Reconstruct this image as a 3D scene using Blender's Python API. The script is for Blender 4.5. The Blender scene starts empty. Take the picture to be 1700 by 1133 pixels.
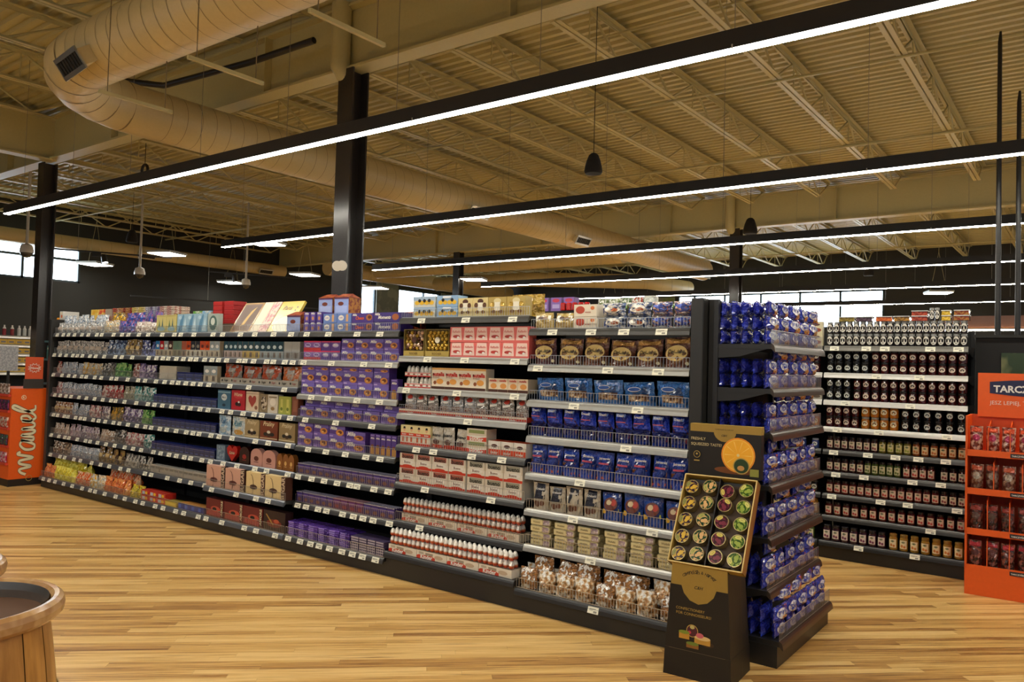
import bpy, bmesh, math, random
from mathutils import Matrix, Vector, noise
random.seed(7)
SC = bpy.context.scene
COL = SC.collection
PI = math.pi

# ---------------------------------------------------------------- camera
EYE = Vector((0, 0, 1.7))
YAW, PITCH, ROLL, FPX = .641878, .0310157, .0274908, 1302.5
f_ = Vector((-math.sin(YAW) * math.cos(PITCH), math.cos(YAW) * math.cos(PITCH), math.sin(PITCH)))
r0 = Vector((math.cos(YAW), math.sin(YAW), 0))
u0 = r0.cross(f_)
r_ = r0 * math.cos(ROLL) + u0 * math.sin(ROLL)
u_ = u0 * math.cos(ROLL) - r0 * math.sin(ROLL)
cd = bpy.data.cameras.new('camera')
cam = bpy.data.objects.new('camera', cd)
COL.objects.link(cam)
m = Matrix(((r_.x, u_.x, -f_.x, EYE.x), (r_.y, u_.y, -f_.y, EYE.y), (r_.z, u_.z, -f_.z, EYE.z), (0, 0, 0, 1)))
cam.matrix_world = m
cd.sensor_width = 36
cd.lens = FPX / 1700 * 36
cd.clip_start = .05
cd.clip_end = 120
SC.camera = cam

# ---------------------------------------------------------------- world, exposure, lamps
SC.view_settings.view_transform = 'Standard'
SC.view_settings.look = 'None'
SC.view_settings.gamma = 1
SC.view_settings.use_curve_mapping = False
SC.view_settings.exposure = 0.08
W = bpy.data.worlds.new('daylight')
SC.world = W
W.use_nodes = True
wn = W.node_tree
wb = wn.nodes['Background']
wb.inputs[0].default_value = (.80, .88, 1, 1)
wb.inputs[1].default_value = .27
LAMP = 62.0          # radiance of the linear lamps
PANEL = 20.0         # radiance of the pendant panels


def lin(h):
    h = h.lstrip('#')
    v = [int(h[i:i + 2], 16) / 255 for i in (0, 2, 4)]
    return tuple(c / 12.92 if c <= .04045 else ((c + .055) / 1.055) ** 2.4 for c in v)


MATS = {}


def nodemat(name):
    mt = bpy.data.materials.new(name)
    mt.use_nodes = True
    nt = mt.node_tree
    return mt, nt, nt.nodes['Principled BSDF']


def link(nt, a, b):
    nt.links.new(a, b)


def M(h, kind='card', h2=None, sc=40.0):
    """procedural material: colour + finish; a second colour is mixed in by noise"""
    key = (h, kind, h2, sc)
    if key in MATS:
        return MATS[key]
    mt, nt, b = nodemat('%s_%s' % (kind, h.lstrip('#')))
    N = nt.nodes
    c1 = lin(h) + (1,)
    rough, metal, bump, bs, coat = dict(
        card=(.45, 0, .04, 30, 0), gloss=(.22, 0, .03, 12, 0), paint=(.42, 0, .03, 60, 0), matte=(.8, 0, .05, 40, 0),
        film=(.15, 0, 1.0, 34, .6), foil=(.2, .35, .8, 34, .3), metal=(.28, .9, .03, 80, 0), steel=(.35, .6, .04, 50, 0),
        glass=(.08, 0, 0, 10, .6), wood=(.35, 0, .1, 14, 0), dark=(.38, 0, .03, 90, 0), fuzzy=(.7, 0, .2, 90, 0),
        rail=(.3, .55, .02, 70, 0))[kind]
    tc = N.new('ShaderNodeTexCoord')
    nz = N.new('ShaderNodeTexNoise')
    nz.inputs['Scale'].default_value = sc
    nz.inputs['Detail'].default_value = 2
    link(nt, tc.outputs['Object'], nz.inputs['Vector'])
    cr = N.new('ShaderNodeValToRGB')
    if h2:
        cr.color_ramp.elements[0].position = .44
        cr.color_ramp.elements[1].position = .54
        cr.color_ramp.elements[0].color = c1
        cr.color_ramp.elements[1].color = lin(h2) + (1,)
        if sc >= 30 and kind == 'film':      # white glints painted into the film colour, standing in as white wrappers
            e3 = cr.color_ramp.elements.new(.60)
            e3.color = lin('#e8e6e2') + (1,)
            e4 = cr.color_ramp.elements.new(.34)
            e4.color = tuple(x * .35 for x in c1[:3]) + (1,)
    else:
        cr.color_ramp.elements[0].color = tuple(x * .93 for x in c1[:3]) + (1,)
        cr.color_ramp.elements[1].color = tuple(min(1, x * 1.05) for x in c1[:3]) + (1,)
    link(nt, nz.outputs['Fac'], cr.inputs['Fac'])
    link(nt, cr.outputs['Color'], b.inputs['Base Color'])
    b.inputs['Roughness'].default_value = rough
    b.inputs['Metallic'].default_value = metal
    if coat:
        b.inputs['Coat Weight'].default_value = coat
        b.inputs['Coat Roughness'].default_value = .06
    if bump:
        n2 = N.new('ShaderNodeTexNoise')
        n2.inputs['Scale'].default_value = bs
        n2.inputs['Detail'].default_value = 3
        link(nt, tc.outputs['Object'], n2.inputs['Vector'])
        bp = N.new('ShaderNodeBump')
        bp.inputs['Strength'].default_value = bump
        bp.inputs['Distance'].default_value = .028 if kind in ('film', 'foil') else .004
        link(nt, n2.outputs['Fac'], bp.inputs['Height'])
        link(nt, bp.outputs['Normal'], b.inputs['Normal'])
    MATS[key] = mt
    return mt


def emis(name, col, s):
    mt, nt, b = nodemat(name)
    b.inputs['Base Color'].default_value = (.8, .8, .8, 1)
    b.inputs['Emission Color'].default_value = tuple(col) + (1,)
    b.inputs['Emission Strength'].default_value = s
    return mt


E_BAR = emis('lamp_diffuser', (1, .95, .82), LAMP)
E_PAN = emis('panel_diffuser', (1, .95, .84), PANEL)
E_WIN = emis('bright_daylight', (.74, .88, 1), 10)
E_SPOT = emis('spot_lens', (1, .93, .8), 18)


def clear_mat():
    mt, nt, b = nodemat('clear_acrylic')
    b.inputs['Base Color'].default_value = (.92, .95, .95, 1)
    b.inputs['Transmission Weight'].default_value = 1
    b.inputs['Roughness'].default_value = .05
    b.inputs['IOR'].default_value = 1.1
    return mt


CLEAR = clear_mat()


# ---------------------------------------------------------------- mesh builder
_TXT = {}


def text_geo(s, shear=0.0, bold=0.0):
    key = (s, shear, bold)
    if key in _TXT:
        return _TXT[key]
    cu = bpy.data.curves.new('t', 'FONT')
    cu.body = s
    cu.shear = shear
    cu.offset = bold
    cu.resolution_u = 2
    cu.fill_mode = 'FRONT'
    o = bpy.data.objects.new('t', cu)
    me = bpy.data.meshes.new_from_object(o)
    vs = [(v.co.x, v.co.y) for v in me.vertices]
    fs = [tuple(p.vertices) for p in me.polygons]
    x0, x1 = min(v[0] for v in vs), max(v[0] for v in vs)
    y0, y1 = min(v[1] for v in vs), max(v[1] for v in vs)
    w = (x1 - x0) or 1
    vs = [((x - (x0 + x1) / 2) / w, (y - (y0 + y1) / 2) / w) for x, y in vs]
    bpy.data.objects.remove(o)
    bpy.data.curves.remove(cu)
    bpy.data.meshes.remove(me)
    _TXT[key] = (vs, fs)
    return _TXT[key]


class MB:
    def __init__(s):
        s.v, s.f, s.mi, s.mats, s.sm = [], [], [], [], []

    def mid(s, mt):
        if mt not in s.mats:
            s.mats.append(mt)
        return s.mats.index(mt)

    def add(s, vs, fs, mt, smooth=False):
        n = len(s.v)
        k = s.mid(mt)
        s.v += [tuple(v) for v in vs]
        for f in fs:
            s.f.append(tuple(i + n for i in f))
            s.mi.append(k)
            s.sm.append(smooth)

    def box(s, x0, x1, y0, y1, z0, z1, mt, mtx=None, top=None, taper=0):
        t = taper
        vs = [(x0, y0, z0), (x1, y0, z0), (x1, y1, z0), (x0, y1, z0), (x0 + t, y0 + t, z1), (x1 - t, y0 + t, z1), (x1 - t, y1 - t, z1), (x0 + t, y1 - t, z1)]
        if mtx is not None:
            vs = [mtx @ Vector(v) for v in vs]
        s.add(vs, [(0, 3, 2, 1), (0, 1, 5, 4), (1, 2, 6, 5), (2, 3, 7, 6), (3, 0, 4, 7)] + ([] if top else [(4, 5, 6, 7)]), mt)
        if top:
            s.add([vs[4], vs[5], vs[6], vs[7]], [(0, 1, 2, 3)], top)
        return s

    def cbox(s, x0, x1, y0, y1, z0, z1, mt, c=.004):
        """box with chamfered edges"""
        b = bmesh.new()
        bmesh.ops.create_cube(b, size=1)
        for v in b.verts:
            v.co = Vector(((x0 + x1) / 2 + v.co.x * (x1 - x0), (y0 + y1) / 2 + v.co.y * (y1 - y0), (z0 + z1) / 2 + v.co.z * (z1 - z0)))
        bmesh.ops.bevel(b, geom=list(b.edges), offset=c, segments=1, affect='EDGES')
        b.verts.index_update()
        s.add([v.co.copy() for v in b.verts], [tuple(v.index for v in f.verts) for f in b.faces], mt)
        b.free()
        return s

    def tube(s, pts, r, mt, n=6, cap=True, smooth=True):
        pts = [Vector(p) for p in pts]
        rs = r if isinstance(r, (list, tuple)) else [r] * len(pts)
        rings = []
        up = None
        for i, p in enumerate(pts):
            d = (pts[min(i + 1, len(pts) - 1)] - pts[max(i - 1, 0)]).normalized()
            if up is None:
                up = Vector((0, 0, 1)) if abs(d.z) < .9 else Vector((1, 0, 0))
            a = d.cross(up).normalized()
            up = a.cross(d).normalized()
            rings.append([p + (a * math.cos(2 * PI * k / n) + up * math.sin(2 * PI * k / n)) * rs[i] for k in range(n)])
        vs = [v for rg in rings for v in rg]
        fs = [(i * n + k, i * n + (k + 1) % n, (i + 1) * n + (k + 1) % n, (i + 1) * n + k) for i in range(len(pts) - 1) for k in range(n)]
        s.add(vs, fs, mt, smooth)
        if cap:
            s.add(rings[0], [tuple(range(n))], mt)
            s.add(rings[-1], [tuple(reversed(range(n)))], mt)
        return s

    def lathe(s, prof, mt, n=16, c=(0, 0, 0), smooth=True, cap=True, sx=1, sy=1):
        """prof: list of (r, z); mt may be one material or a list per band"""
        for i in range(len(prof) - 1):
            m_ = mt[i] if isinstance(mt, list) else mt
            (ra, za), (rb, zb) = prof[i], prof[i + 1]
            vs = [(c[0] + q * sx * math.cos(2 * PI * k / n), c[1] + q * sy * math.sin(2 * PI * k / n), c[2] + z) for q, z in ((ra, za), (rb, zb)) for k in range(n)]
            s.add(vs, [(k, (k + 1) % n, n + (k + 1) % n, n + k) for k in range(n)], m_, smooth)
        if cap:
            for (q, z), rev, m_ in ((prof[0], True, mt[0] if isinstance(mt, list) else mt), (prof[-1], False, mt[-1] if isinstance(mt, list) else mt)):
                if q > 1e-4:
                    ids = tuple(range(n))
                    s.add([(c[0] + q * sx * math.cos(2 * PI * k / n), c[1] + q * sy * math.sin(2 * PI * k / n), c[2] + z) for k in range(n)], [tuple(reversed(ids)) if rev else ids], m_)
        return s

    def build(s, name, parent=None, loc=None, rot=None):
        me = s.mesh(name)
        return ob(name, me, parent, loc, rot)

    def mesh(s, name):
        me = bpy.data.meshes.new(name)
        me.from_pydata(s.v, [], s.f)
        for mt in s.mats:
            me.materials.append(mt)
        me.polygons.foreach_set('material_index', s.mi)
        me.polygons.foreach_set('use_smooth', s.sm)
        me.update()
        return me

    # ---- flat prints on a front given by map fn(u, v) -> 3-D point (u, v in metres from bottom centre)
    def prints(s, items, w, h, fn):
        for k, it in enumerate(items):
            e = .0004 * (k + 1)
            t = it[0]
            if t == 'r':
                _, u0, v0, u1, v1, mt = it
                nu, nv = (1, 1) if fn.flat else (5, 4)
                vs = [fn((u0 + (u1 - u0) * a / nu - .5) * w, (v0 + (v1 - v0) * b / nv) * h, e) for b in range(nv + 1) for a in range(nu + 1)]
                s.add(vs, [(b * (nu + 1) + a, b * (nu + 1) + a + 1, (b + 1) * (nu + 1) + a + 1, (b + 1) * (nu + 1) + a) for b in range(nv) for a in range(nu)], mt)
            elif t == 'e':
                _, cu, cv, ru, rv, mt = it
                n = 12 if ru * w < .03 else 28
                vs = [fn((cu - .5) * w, cv * h, e)] + [fn((cu - .5 + ru * math.cos(2 * PI * a / n)) * w, (cv + rv * math.sin(2 * PI * a / n)) * h, e) for a in range(n)]
                s.add(vs, [(0, a + 1, (a + 1) % n + 1) for a in range(n)], mt)
            elif t == 'p':
                _, pts, mt = it
                s.add([fn((a - .5) * w, b * h, e) for a, b in pts], [tuple(range(len(pts)))], mt)
            elif t == 't':
                _, st, cu, cv, tw, mt = it[:6]
                sh = it[6] if len(it) > 6 else 0
                bo = it[7] if len(it) > 7 else .01
                ro = it[8] if len(it) > 8 else 0
                vs, fs = text_geo(st, sh, bo)
                T_ = tw * w
                cr, sr = math.cos(ro), math.sin(ro)
                s.add([fn((cu - .5) * w + (x * cr - y * sr) * T_, cv * h + (x * sr + y * cr) * T_, e + .0004) for x, y in vs], fs, mt)
        return s


def flatfn(y=0.0):
    def fn(u, v, e):
        return (u, y - e, v)
    fn.flat = True
    return fn


def ob(name, me, parent=None, loc=None, rot=None):
    o = bpy.data.objects.new(name, me)
    COL.objects.link(o)
    if parent:
        o.parent = parent
    if loc is not None:
        o.location = loc
    if rot is not None:
        o.rotation_euler = rot if isinstance(rot, (tuple, list, Vector)) else (0, 0, rot)
    return o


def tag(o, label, cat, group=None, kind=None):
    o['label'] = label
    o['category'] = cat
    if group:
        o['group'] = group
    if kind:
        o['kind'] = kind
    return o


def thing(name, label, cat, loc=(0, 0, 0), rot=0, group=None):
    return tag(ob(name, None, None, loc, rot), label, cat, group)


def struct(name, mb):
    o = mb.build(name)
    o['kind'] = 'structure'
    return o


ORD = 'first second third fourth fifth sixth seventh eighth ninth tenth eleventh twelfth thirteenth fourteenth fifteenth sixteenth seventeenth eighteenth nineteenth twentieth'.split()


def ordn(i):
    return ORD[i] if i < 20 else '%dth' % (i + 1)


# ================================================================ SETTING
def floor_mat():
    mt, nt, b = nodemat('oak_plank_floor')
    N = nt.nodes
    tc = N.new('ShaderNodeTexCoord')
    mp = N.new('ShaderNodeMapping')
    mp.inputs['Rotation'].default_value[2] = -math.radians(43)
    link(nt, tc.outputs['Object'], mp.inputs['Vector'])
    sp = N.new('ShaderNodeSeparateXYZ')
    link(nt, mp.outputs['Vector'], sp.inputs[0])

    def mth(op, a, bb=None):
        n = N.new('ShaderNodeMath')
        n.operation = op
        for i, x in enumerate((a, bb)):
            if x is None:
                continue
            if isinstance(x, (int, float)):
                n.inputs[i].default_value = x
            else:
                link(nt, x, n.inputs[i])
        return n.outputs[0]
    row = mth('FLOOR', mth('DIVIDE', sp.outputs['Y'], .062))
    wn1 = N.new('ShaderNodeTexWhiteNoise')
    wn1.noise_dimensions = '1D'
    link(nt, row, wn1.inputs['W'])
    xs = mth('ADD', mth('DIVIDE', sp.outputs['X'], 1.25), mth('MULTIPLY', wn1.outputs['Value'], 7.3))
    col = mth('FLOOR', xs)
    cmb = N.new('ShaderNodeCombineXYZ')
    link(nt, row, cmb.inputs[0])
    link(nt, col, cmb.inputs[1])
    wn2 = N.new('ShaderNodeTexWhiteNoise')
    link(nt, cmb.outputs[0], wn2.inputs['Vector'])
    # grain, stretched along the plank and shifted per plank
    mp2 = N.new('ShaderNodeMapping')
    mp2.inputs['Scale'].default_value = (.8, 24, 1)
    link(nt, mp.outputs['Vector'], mp2.inputs['Vector'])
    ad = N.new('ShaderNodeVectorMath')
    ad.operation = 'ADD'
    link(nt, mp2.outputs['Vector'], ad.inputs[0])
    link(nt, wn2.outputs['Color'], ad.inputs[1])
    sc_ = N.new('ShaderNodeVectorMath')
    sc_.operation = 'SCALE'
    sc_.inputs['Scale'].default_value = 9
    link(nt, wn2.outputs['Color'], sc_.inputs[0])
    link(nt, sc_.outputs[0], ad.inputs[1])
    g = N.new('ShaderNodeTexNoise')
    g.inputs['Scale'].default_value = 2.0
    g.inputs['Detail'].default_value = 5
    g.inputs['Roughness'].default_value = .72
    g.inputs['Distortion'].default_value = .5
    link(nt, ad.outputs[0], g.inputs['Vector'])
    t = mth('ADD', mth('MULTIPLY', wn2.outputs['Value'], .34), mth('MULTIPLY', g.outputs['Fac'], .95))
    cr = N.new('ShaderNodeValToRGB')
    el = cr.color_ramp.elements
    el[0].position, el[0].color = .38, lin('#7c5028') + (1,)
    el[1].position, el[1].color = .84, lin('#e2bd7c') + (1,)
    e = el.new(.52)
    e.color = lin('#b28446') + (1,)
    e = el.new(.65)
    e.color = lin('#cfa45e') + (1,)
    link(nt, t, cr.inputs['Fac'])
    # dark streaks
    g2 = N.new('ShaderNodeTexNoise')
    g2.inputs['Scale'].default_value = 2.4
    g2.inputs['Detail'].default_value = 3
    mp3 = N.new('ShaderNodeMapping')
    mp3.inputs['Scale'].default_value = (.7, 30, 1)
    link(nt, mp.outputs['Vector'], mp3.inputs['Vector'])
    link(nt, mp3.outputs['Vector'], g2.inputs['Vector'])
    cr2 = N.new('ShaderNodeValToRGB')
    cr2.color_ramp.elements[0].position = .26
    cr2.color_ramp.elements[0].color = (.30, .20, .13, 1)
    cr2.color_ramp.elements[1].position = .42
    cr2.color_ramp.elements[1].color = (1, 1, 1, 1)
    link(nt, g2.outputs['Fac'], cr2.inputs['Fac'])
    # seams
    fy = mth('FRACT', mth('DIVIDE', sp.outputs['Y'], .062))
    fx = mth('FRACT', xs)
    seam = mth('MINIMUM', mth('GREATER_THAN', fy, .03), mth('GREATER_THAN', fx, .003))
    sm_ = mth('ADD', mth('MULTIPLY', seam, .16), .84)
    mx = N.new('ShaderNodeMix')
    mx.data_type = 'RGBA'
    mx.blend_type = 'MULTIPLY'
    mx.inputs[0].default_value = 1
    link(nt, cr.outputs['Color'], mx.inputs[6])
    link(nt, cr2.outputs['Color'], mx.inputs[7])
    mx2 = N.new('ShaderNodeVectorMath')
    mx2.operation = 'SCALE'
    link(nt, mx.outputs[2], mx2.inputs[0])
    link(nt, sm_, mx2.inputs['Scale'])
    link(nt, mx2.outputs[0], b.inputs['Base Color'])
    b.inputs['Roughness'].default_value = .30
    bp = N.new('ShaderNodeBump')
    bp.inputs['Strength'].default_value = .05
    bp.inputs['Distance'].default_value = .01
    link(nt, g.outputs['Fac'], bp.inputs['Height'])
    link(nt, bp.outputs['Normal'], b.inputs['Normal'])
    return mt


CREAM = '#beb27e'
cream = M(CREAM, 'paint')
duct_m = M('#c6b17e', 'paint')
seam_m = M('#7d6a44', 'paint')
blackp = M('#1c1917', 'dark')
darkw = M('#2b2b28', 'matte')
XW, YW, ZD = -21.0, 25.0, 5.38

fl = MB()
fl.box(XW, 5, -4, YW, -.1, 0, floor_mat())
struct('floor', fl)

cl = MB()   # corrugated roof deck, ribs along the aisles
y = -4.0
while y < YW:
    p = [(0, 0), (.06, 0), (.078, .04), (.132, .04), (.15, 0)]
    for (a, za), (b_, zb) in zip(p[:-1], p[1:]):
        cl.add([(XW, y + a, ZD + za), (5, y + a, ZD + za), (5, y + b_, ZD + zb), (XW, y + b_, ZD + zb)], [(0, 3, 2, 1)], cream)
    y += .15
cl.box(XW, 5, -4, YW, ZD + .05, ZD + .1, cream)
struct('ceiling', cl)


def wall_with_windows(name, mt, along, wins, z0, z1, a0, a1, fixed, th, nz):
    """rectangular wall pieces around openings; wins = [(a, b, zb, zt)]"""
    mb = MB()

    def q(a, b, c, d):
        if along == 'x':
            mb.box(a, b, fixed, fixed + th, c, d, mt)
        else:
            mb.box(fixed - th, fixed, a, b, c, d, mt)
    cur = a0
    for a, b, zb, zt in wins:
        q(cur, a, z0, z1)
        q(a, b, z0, zb)
        q(a, b, zt, z1)
        cur = b
    q(cur, a1, z0, z1)
    return struct(name, mb)


def window(n, along, a, b, zb, zt, vs, hs, fixed, sgn):
    fr = MB()
    fm = M('#23343c', 'dark')
    d0, d1 = (fixed, fixed + .12) if sgn > 0 else (fixed - .12, fixed)

    def q(p0, p1, c, d, e0=d0, e1=d1, mt=fm):
        if along == 'x':
            fr.box(p0, p1, e0, e1, c, d, mt)
        else:
            fr.box(e0, e1, p0, p1, c, d, mt)
    q(a, b, zb, zb + .05)
    q(a, b, zt - .05, zt)
    q(a, a + .05, zb, zt)
    q(b - .05, b, zb, zt)
    for v in vs:
        q(v - .03, v + .03, zb, zt)
    for h in hs:
        q(a, b, h - .03, h + .03)
    o = fr.build('window_%d' % n)
    o['kind'] = 'structure'
    g = MB()
    e = fixed + sgn * .09
    if along == 'x':
        g.add([(a, e, zb), (b, e, zb), (b, e, zt), (a, e, zt)], [(0, 1, 2, 3)], E_WIN)
    else:
        g.add([(e, a, zb), (e, b, zb), (e, b, zt), (e, a, zt)], [(0, 1, 2, 3)], E_WIN)
    ob('window_pane', g.mesh('window_pane'), o)


BW = (-11.6, -5.05, 3.1, 4.25)
wall_with_windows('wall_back', darkw, 'x', [BW], 0, ZD + .1, XW, 5, YW, .3, 1)
window(1, 'x', *BW, [-11.0, -9.93, -8.72, -7.48, -6.28], [3.83], YW, 1)
LW = [(6.2, 9.45, 3.5, 4.38), (18.9, 19.75, 3.1, 4.48), (20.9, 23.2, 3.1, 4.46)]
wall_with_windows('wall_left', darkw, 'y', LW, 0, ZD + .1, -4, YW, XW, .3, 1)
window(2, 'y', *LW[0], [7.2, 8.1, 8.6], [4.08], XW, -1)
window(3, 'y', *LW[1], [], [], XW, -1)
window(4, 'y', *LW[2], [22.3], [], XW, -1)

# ---------------------------------------------------------------- steel roof frame
def i_beam(L, zt, zb, fw=.2, tf=.025, tw=.015):
    mb = MB()
    mb.box(0, L, -fw / 2, fw / 2, zb, zb + tf, cream)
    mb.box(0, L, -tw / 2, tw / 2, zb + tf, zt - tf, cream)
    mb.box(0, L, -fw / 2, fw / 2, zt - tf, zt, cream)
    for k in range(1, int(L / 3.4)):
        mb.box(k * 3.4, k * 3.4 + .012, -fw / 2, fw / 2, zb + tf, zt - tf, cream)
    return mb


GY = (5.28, 15.55)
for i, gy in enumerate(GY):
    g = i_beam(XW * -1 + 5, 5.28, 4.62).build('roof_girder', None, (XW, gy, 0))
    tag(g, ['deep cream steel roof girder over the candy aisle column', 'cream steel roof girder farther back above the jam aisle'][i], 'girder', 'cream roof girders')
for i, gx in enumerate((-12.75,)):
    g = i_beam(9, 5.26, 4.60, .2).build('roof_girder', None, (gx, GY[0] - 9, 0), PI / 2)
    tag(g, 'cream cross girder meeting the long girder at the left column', 'girder')


def joist_parts(L, zt=5.33, zb=4.95, inset=.75):
    """open-web joist along +y; returns three meshes"""
    t = MB()
    for s in (-1, 1):
        t.box(s * .008, s * .062, .1, L - .1, zt - .006, zt, cream)
        t.box(s * .008, s * .014, .1, L - .1, zt - .045, zt - .006, cream)
    b = MB()
    for s in (-1, 1):
        b.box(s * .008, s * .055, inset, L - inset, zb, zb + .006, cream)
        b.box(s * .008, s * .014, inset, L - inset, zb + .006, zb + .04, cream)
    w = MB()
    n = max(2, round((L - 2 * inset) / 1.2))
    st = (L - 2 * inset) / n
    for k in range(n):
        y0 = inset + k * st
        w.tube([(0, y0 + .02, zb + .02), (0, y0 + st * .5, zt - .02)], .015, cream, 5, False)
        w.tube([(0, y0 + st * .5, zt - .02), (0, y0 + st - .02, zb + .02)], .015, cream, 5, False)
        w.tube([(0, y0 + st * .5, zb + .02), (0, y0 + st * .5, zt - .02)], .008, cream, 5, False)
    w.tube([(0, .15, zt - .03), (0, inset + .02, zb + .02)], .015, cream, 5, False)
    w.tube([(0, L - .15, zt - .03), (0, L - inset - .02, zb + .02)], .015, cream, 5, False)
    return t.mesh('top_chord'), b.mesh('bottom_chord'), w.mesh('web')


JX = [-1.6 + 1.255 * k for k in range(-15, 5)]
for bay, (y0, y1) in enumerate(((-4, GY[0]), GY, (GY[1], YW - .1))):
    mt_, mb_, mw_ = joist_parts(y1 - y0, inset=.75 if bay < 2 else .55)
    nm = ['front roof bay', 'middle roof bay', 'rear roof bay'][bay]
    for k, jx in enumerate(JX):
        if bay == 0 and jx > 1:
            continue
        r = thing('roof_joist', 'cream open-web joist, %s from left in the %s' % (ordn(k), nm), 'joist', (jx, y0, 0), 0, 'open-web joists of the %s' % nm)
        ob('top_chord', mt_, r)
        ob('bottom_chord', mb_, r)
        ob('web', mw_, r)
# thin pipes running across the joists
for k, (py, pz, rr) in enumerate(((8.6, 4.93, .016), (11.6, 4.93, .022), (18.6, 4.93, .018), (21.5, 4.93, .018), (7.0, 5.15, .012), (13.4, 5.1, .012))):
    o = MB().tube([(XW + .2, py, pz), (4.8, py, pz)], rr, cream, 6).build('ceiling_pipe')
    tag(o, 'thin cream pipe under the joists, %s one counted toward the back wall' % ordn([4, 0, 1, 5, 2, 3].index(k) if k in (0, 1, 2, 3, 4, 5) else k), 'pipe', 'pipes under the roof joists')

# columns
def column(x, y_, ztop, w, label, cap=True):
    r = thing('steel_column', label, 'column', (x, y_, 0), 0, 'dark steel columns')
    cm = M('#332e2a', 'rail') if False else M('#2f2b28', 'gloss')
    b = MB()
    t = .018
    b.box(-w / 2, w / 2, -w / 2, -w / 2 + t, 0, ztop, cm)
    b.box(-w / 2, w / 2, w / 2 - t, w / 2, 0, ztop, cm)
    b.box(-.01, .01, -w / 2 + t, w / 2 - t, 0, ztop, cm)
    b.build('shaft', r)
    MB().box(-w / 2 - .03, w / 2 + .03, -w / 2 - .03, w / 2 + .03, 0, .02, cm).build('base_plate', r)
    if cap:
        d = MB()
        d.tube([(-.10, -.10, 5.3), (-.10, -.10, 4.78), (-.095, -.10, 4.66), (-.07, -.07, 4.57), (-.03, -.03, 4.53)], [.10, .10, .098, .085, .05], cream, 14)
        d.build('drain_elbow', r)
    return r


column(-6.03, 5.28, 4.62, .215, 'tall dark steel column rising behind the purple boxes')
column(-12.93, 5.28, 4.60, .2, 'dark steel column far left beside the orange standee', False)
column(-5.95, 15.55, 4.62, .2, 'dark steel column in the distance above the blue bag stand')
column(-13.44, 15.55, 4.62, .2, 'dark steel column in the distance above the yellow-print boxes', False)

# ---------------------------------------------------------------- ducts
def duct(name, label, path, R, seam=.3, ends=True, vents=()):
    r = thing(name, label, 'duct', (0, 0, 0))
    b = MB()
    pts = [Vector(p) for p in path]
    b.tube(pts, R, duct_m, 28)
    s = b
    for a, c in zip(pts[:-1], pts[1:]):
        L = (c - a).length
        if L < .7:
            s.tube([a - (c - a) * .02, a + (c - a).normalized() * .012], R + .004, seam_m, 28, False)
            continue
        d = (c - a) / L
        k = seam
        while k < L:
            s.tube([a + d * k, a + d * (k + .005)], R + .003, seam_m, 28, False)
            k += seam
    s.build('duct_body', r)
    for pos, ax, tilt in vents:
        vb = MB()
        wv, hv = .44, .125
        lt = M('#b7b5ad', 'metal')
        vb.box(-wv / 2, wv / 2, -.10, .02, -hv / 2, hv / 2, duct_m)
        vb.box(-wv / 2 - .02, wv / 2 + .02, -.115, -.10, hv / 2 - .01, hv / 2 + .025, lt)
        vb.box(-wv / 2 - .02, wv / 2 + .02, -.115, -.10, -hv / 2 - .025, -hv / 2 + .01, lt)
        vb.box(-wv / 2 - .02, -wv / 2, -.115, -.10, -hv / 2, hv / 2, lt)
        vb.box(wv / 2, wv / 2 + .02, -.115, -.10, -hv / 2, hv / 2, lt)
        v = vb.build('vent_frame', r, pos, (tilt, 0, ax))
        gb = MB()
        gb.box(-wv / 2, wv / 2, -.104, -.101, -hv / 2, hv / 2, M('#120f0c', 'matte'))
        for q in range(8):
            x = -wv / 2 + wv * (q + .5) / 8
            gb.box(x - .003, x + .003, -.112, -.104, -hv / 2, hv / 2, M('#6d675c', 'metal'))
        ob('louvre', gb.mesh('louvre'), v)
    return r


ang = 17.8
DX, DZ, RD = -7.96, 4.22, .255
elbow = [(-6.9 - 1.06 * math.sin(a), 4.15 - 1.06 * math.cos(a), 4.22) for a in [math.radians(q) for q in range(0, 91, 15)]]
elbow = [(x, y_, z) for x, y_, z in elbow]
path = [(1.2, 3.09, DZ), (-3.0, 3.09, DZ), (-6.9, 3.09, DZ)] + elbow[1:] + [(DX, 8, DZ), (DX, 13, DZ), (DX, 18.6, DZ)]


def tangent(px_, py_):
    return 0


duct('spiral_duct', 'big cream spiral duct that bends above the near light bar', path, RD, .17,
     vents=[((-6.57, 2.90, 4.07), -.12, .62), ((DX + .19, 9.35, 4.10), PI / 2, .5), ((DX + .19, 12.4, 4.10), PI / 2, .5), ((DX + .19, 18.2, 4.10), PI / 2, .5)])
duct('spiral_duct', 'long cream duct hugging the dark left wall under the joists', [(-20.3, -3, 4.42), (-20.3, 8, 4.42), (-20.3, 15.2, 4.42)], .17, .6,
     vents=[((-20.16, 10.7, 4.36), PI / 2, .5), ((-20.16, 14.4, 4.36), PI / 2, .5)])
duct('spiral_duct', 'cream duct crossing behind the second light bar', [(-17.9, 16.9, 4.52), (-13, 16.9, 4.52), (-9.3, 16.9, 4.52)], .25, .5)
duct('spiral_duct', 'smaller cream duct low in the rear left of the hall', [(-17.8, 19.5, 4.35), (-14, 19.5, 4.35), (-11, 21.5, 4.35), (-10.6, 23.6, 4.35)], .22, .5)
duct('spiral_duct', 'cream duct far back along the left wall windows', [(-18.6, 15.5, 4.5), (-18.6, 20, 4.5), (-18.6, 24.6, 4.5)], .24, .5)

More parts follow.
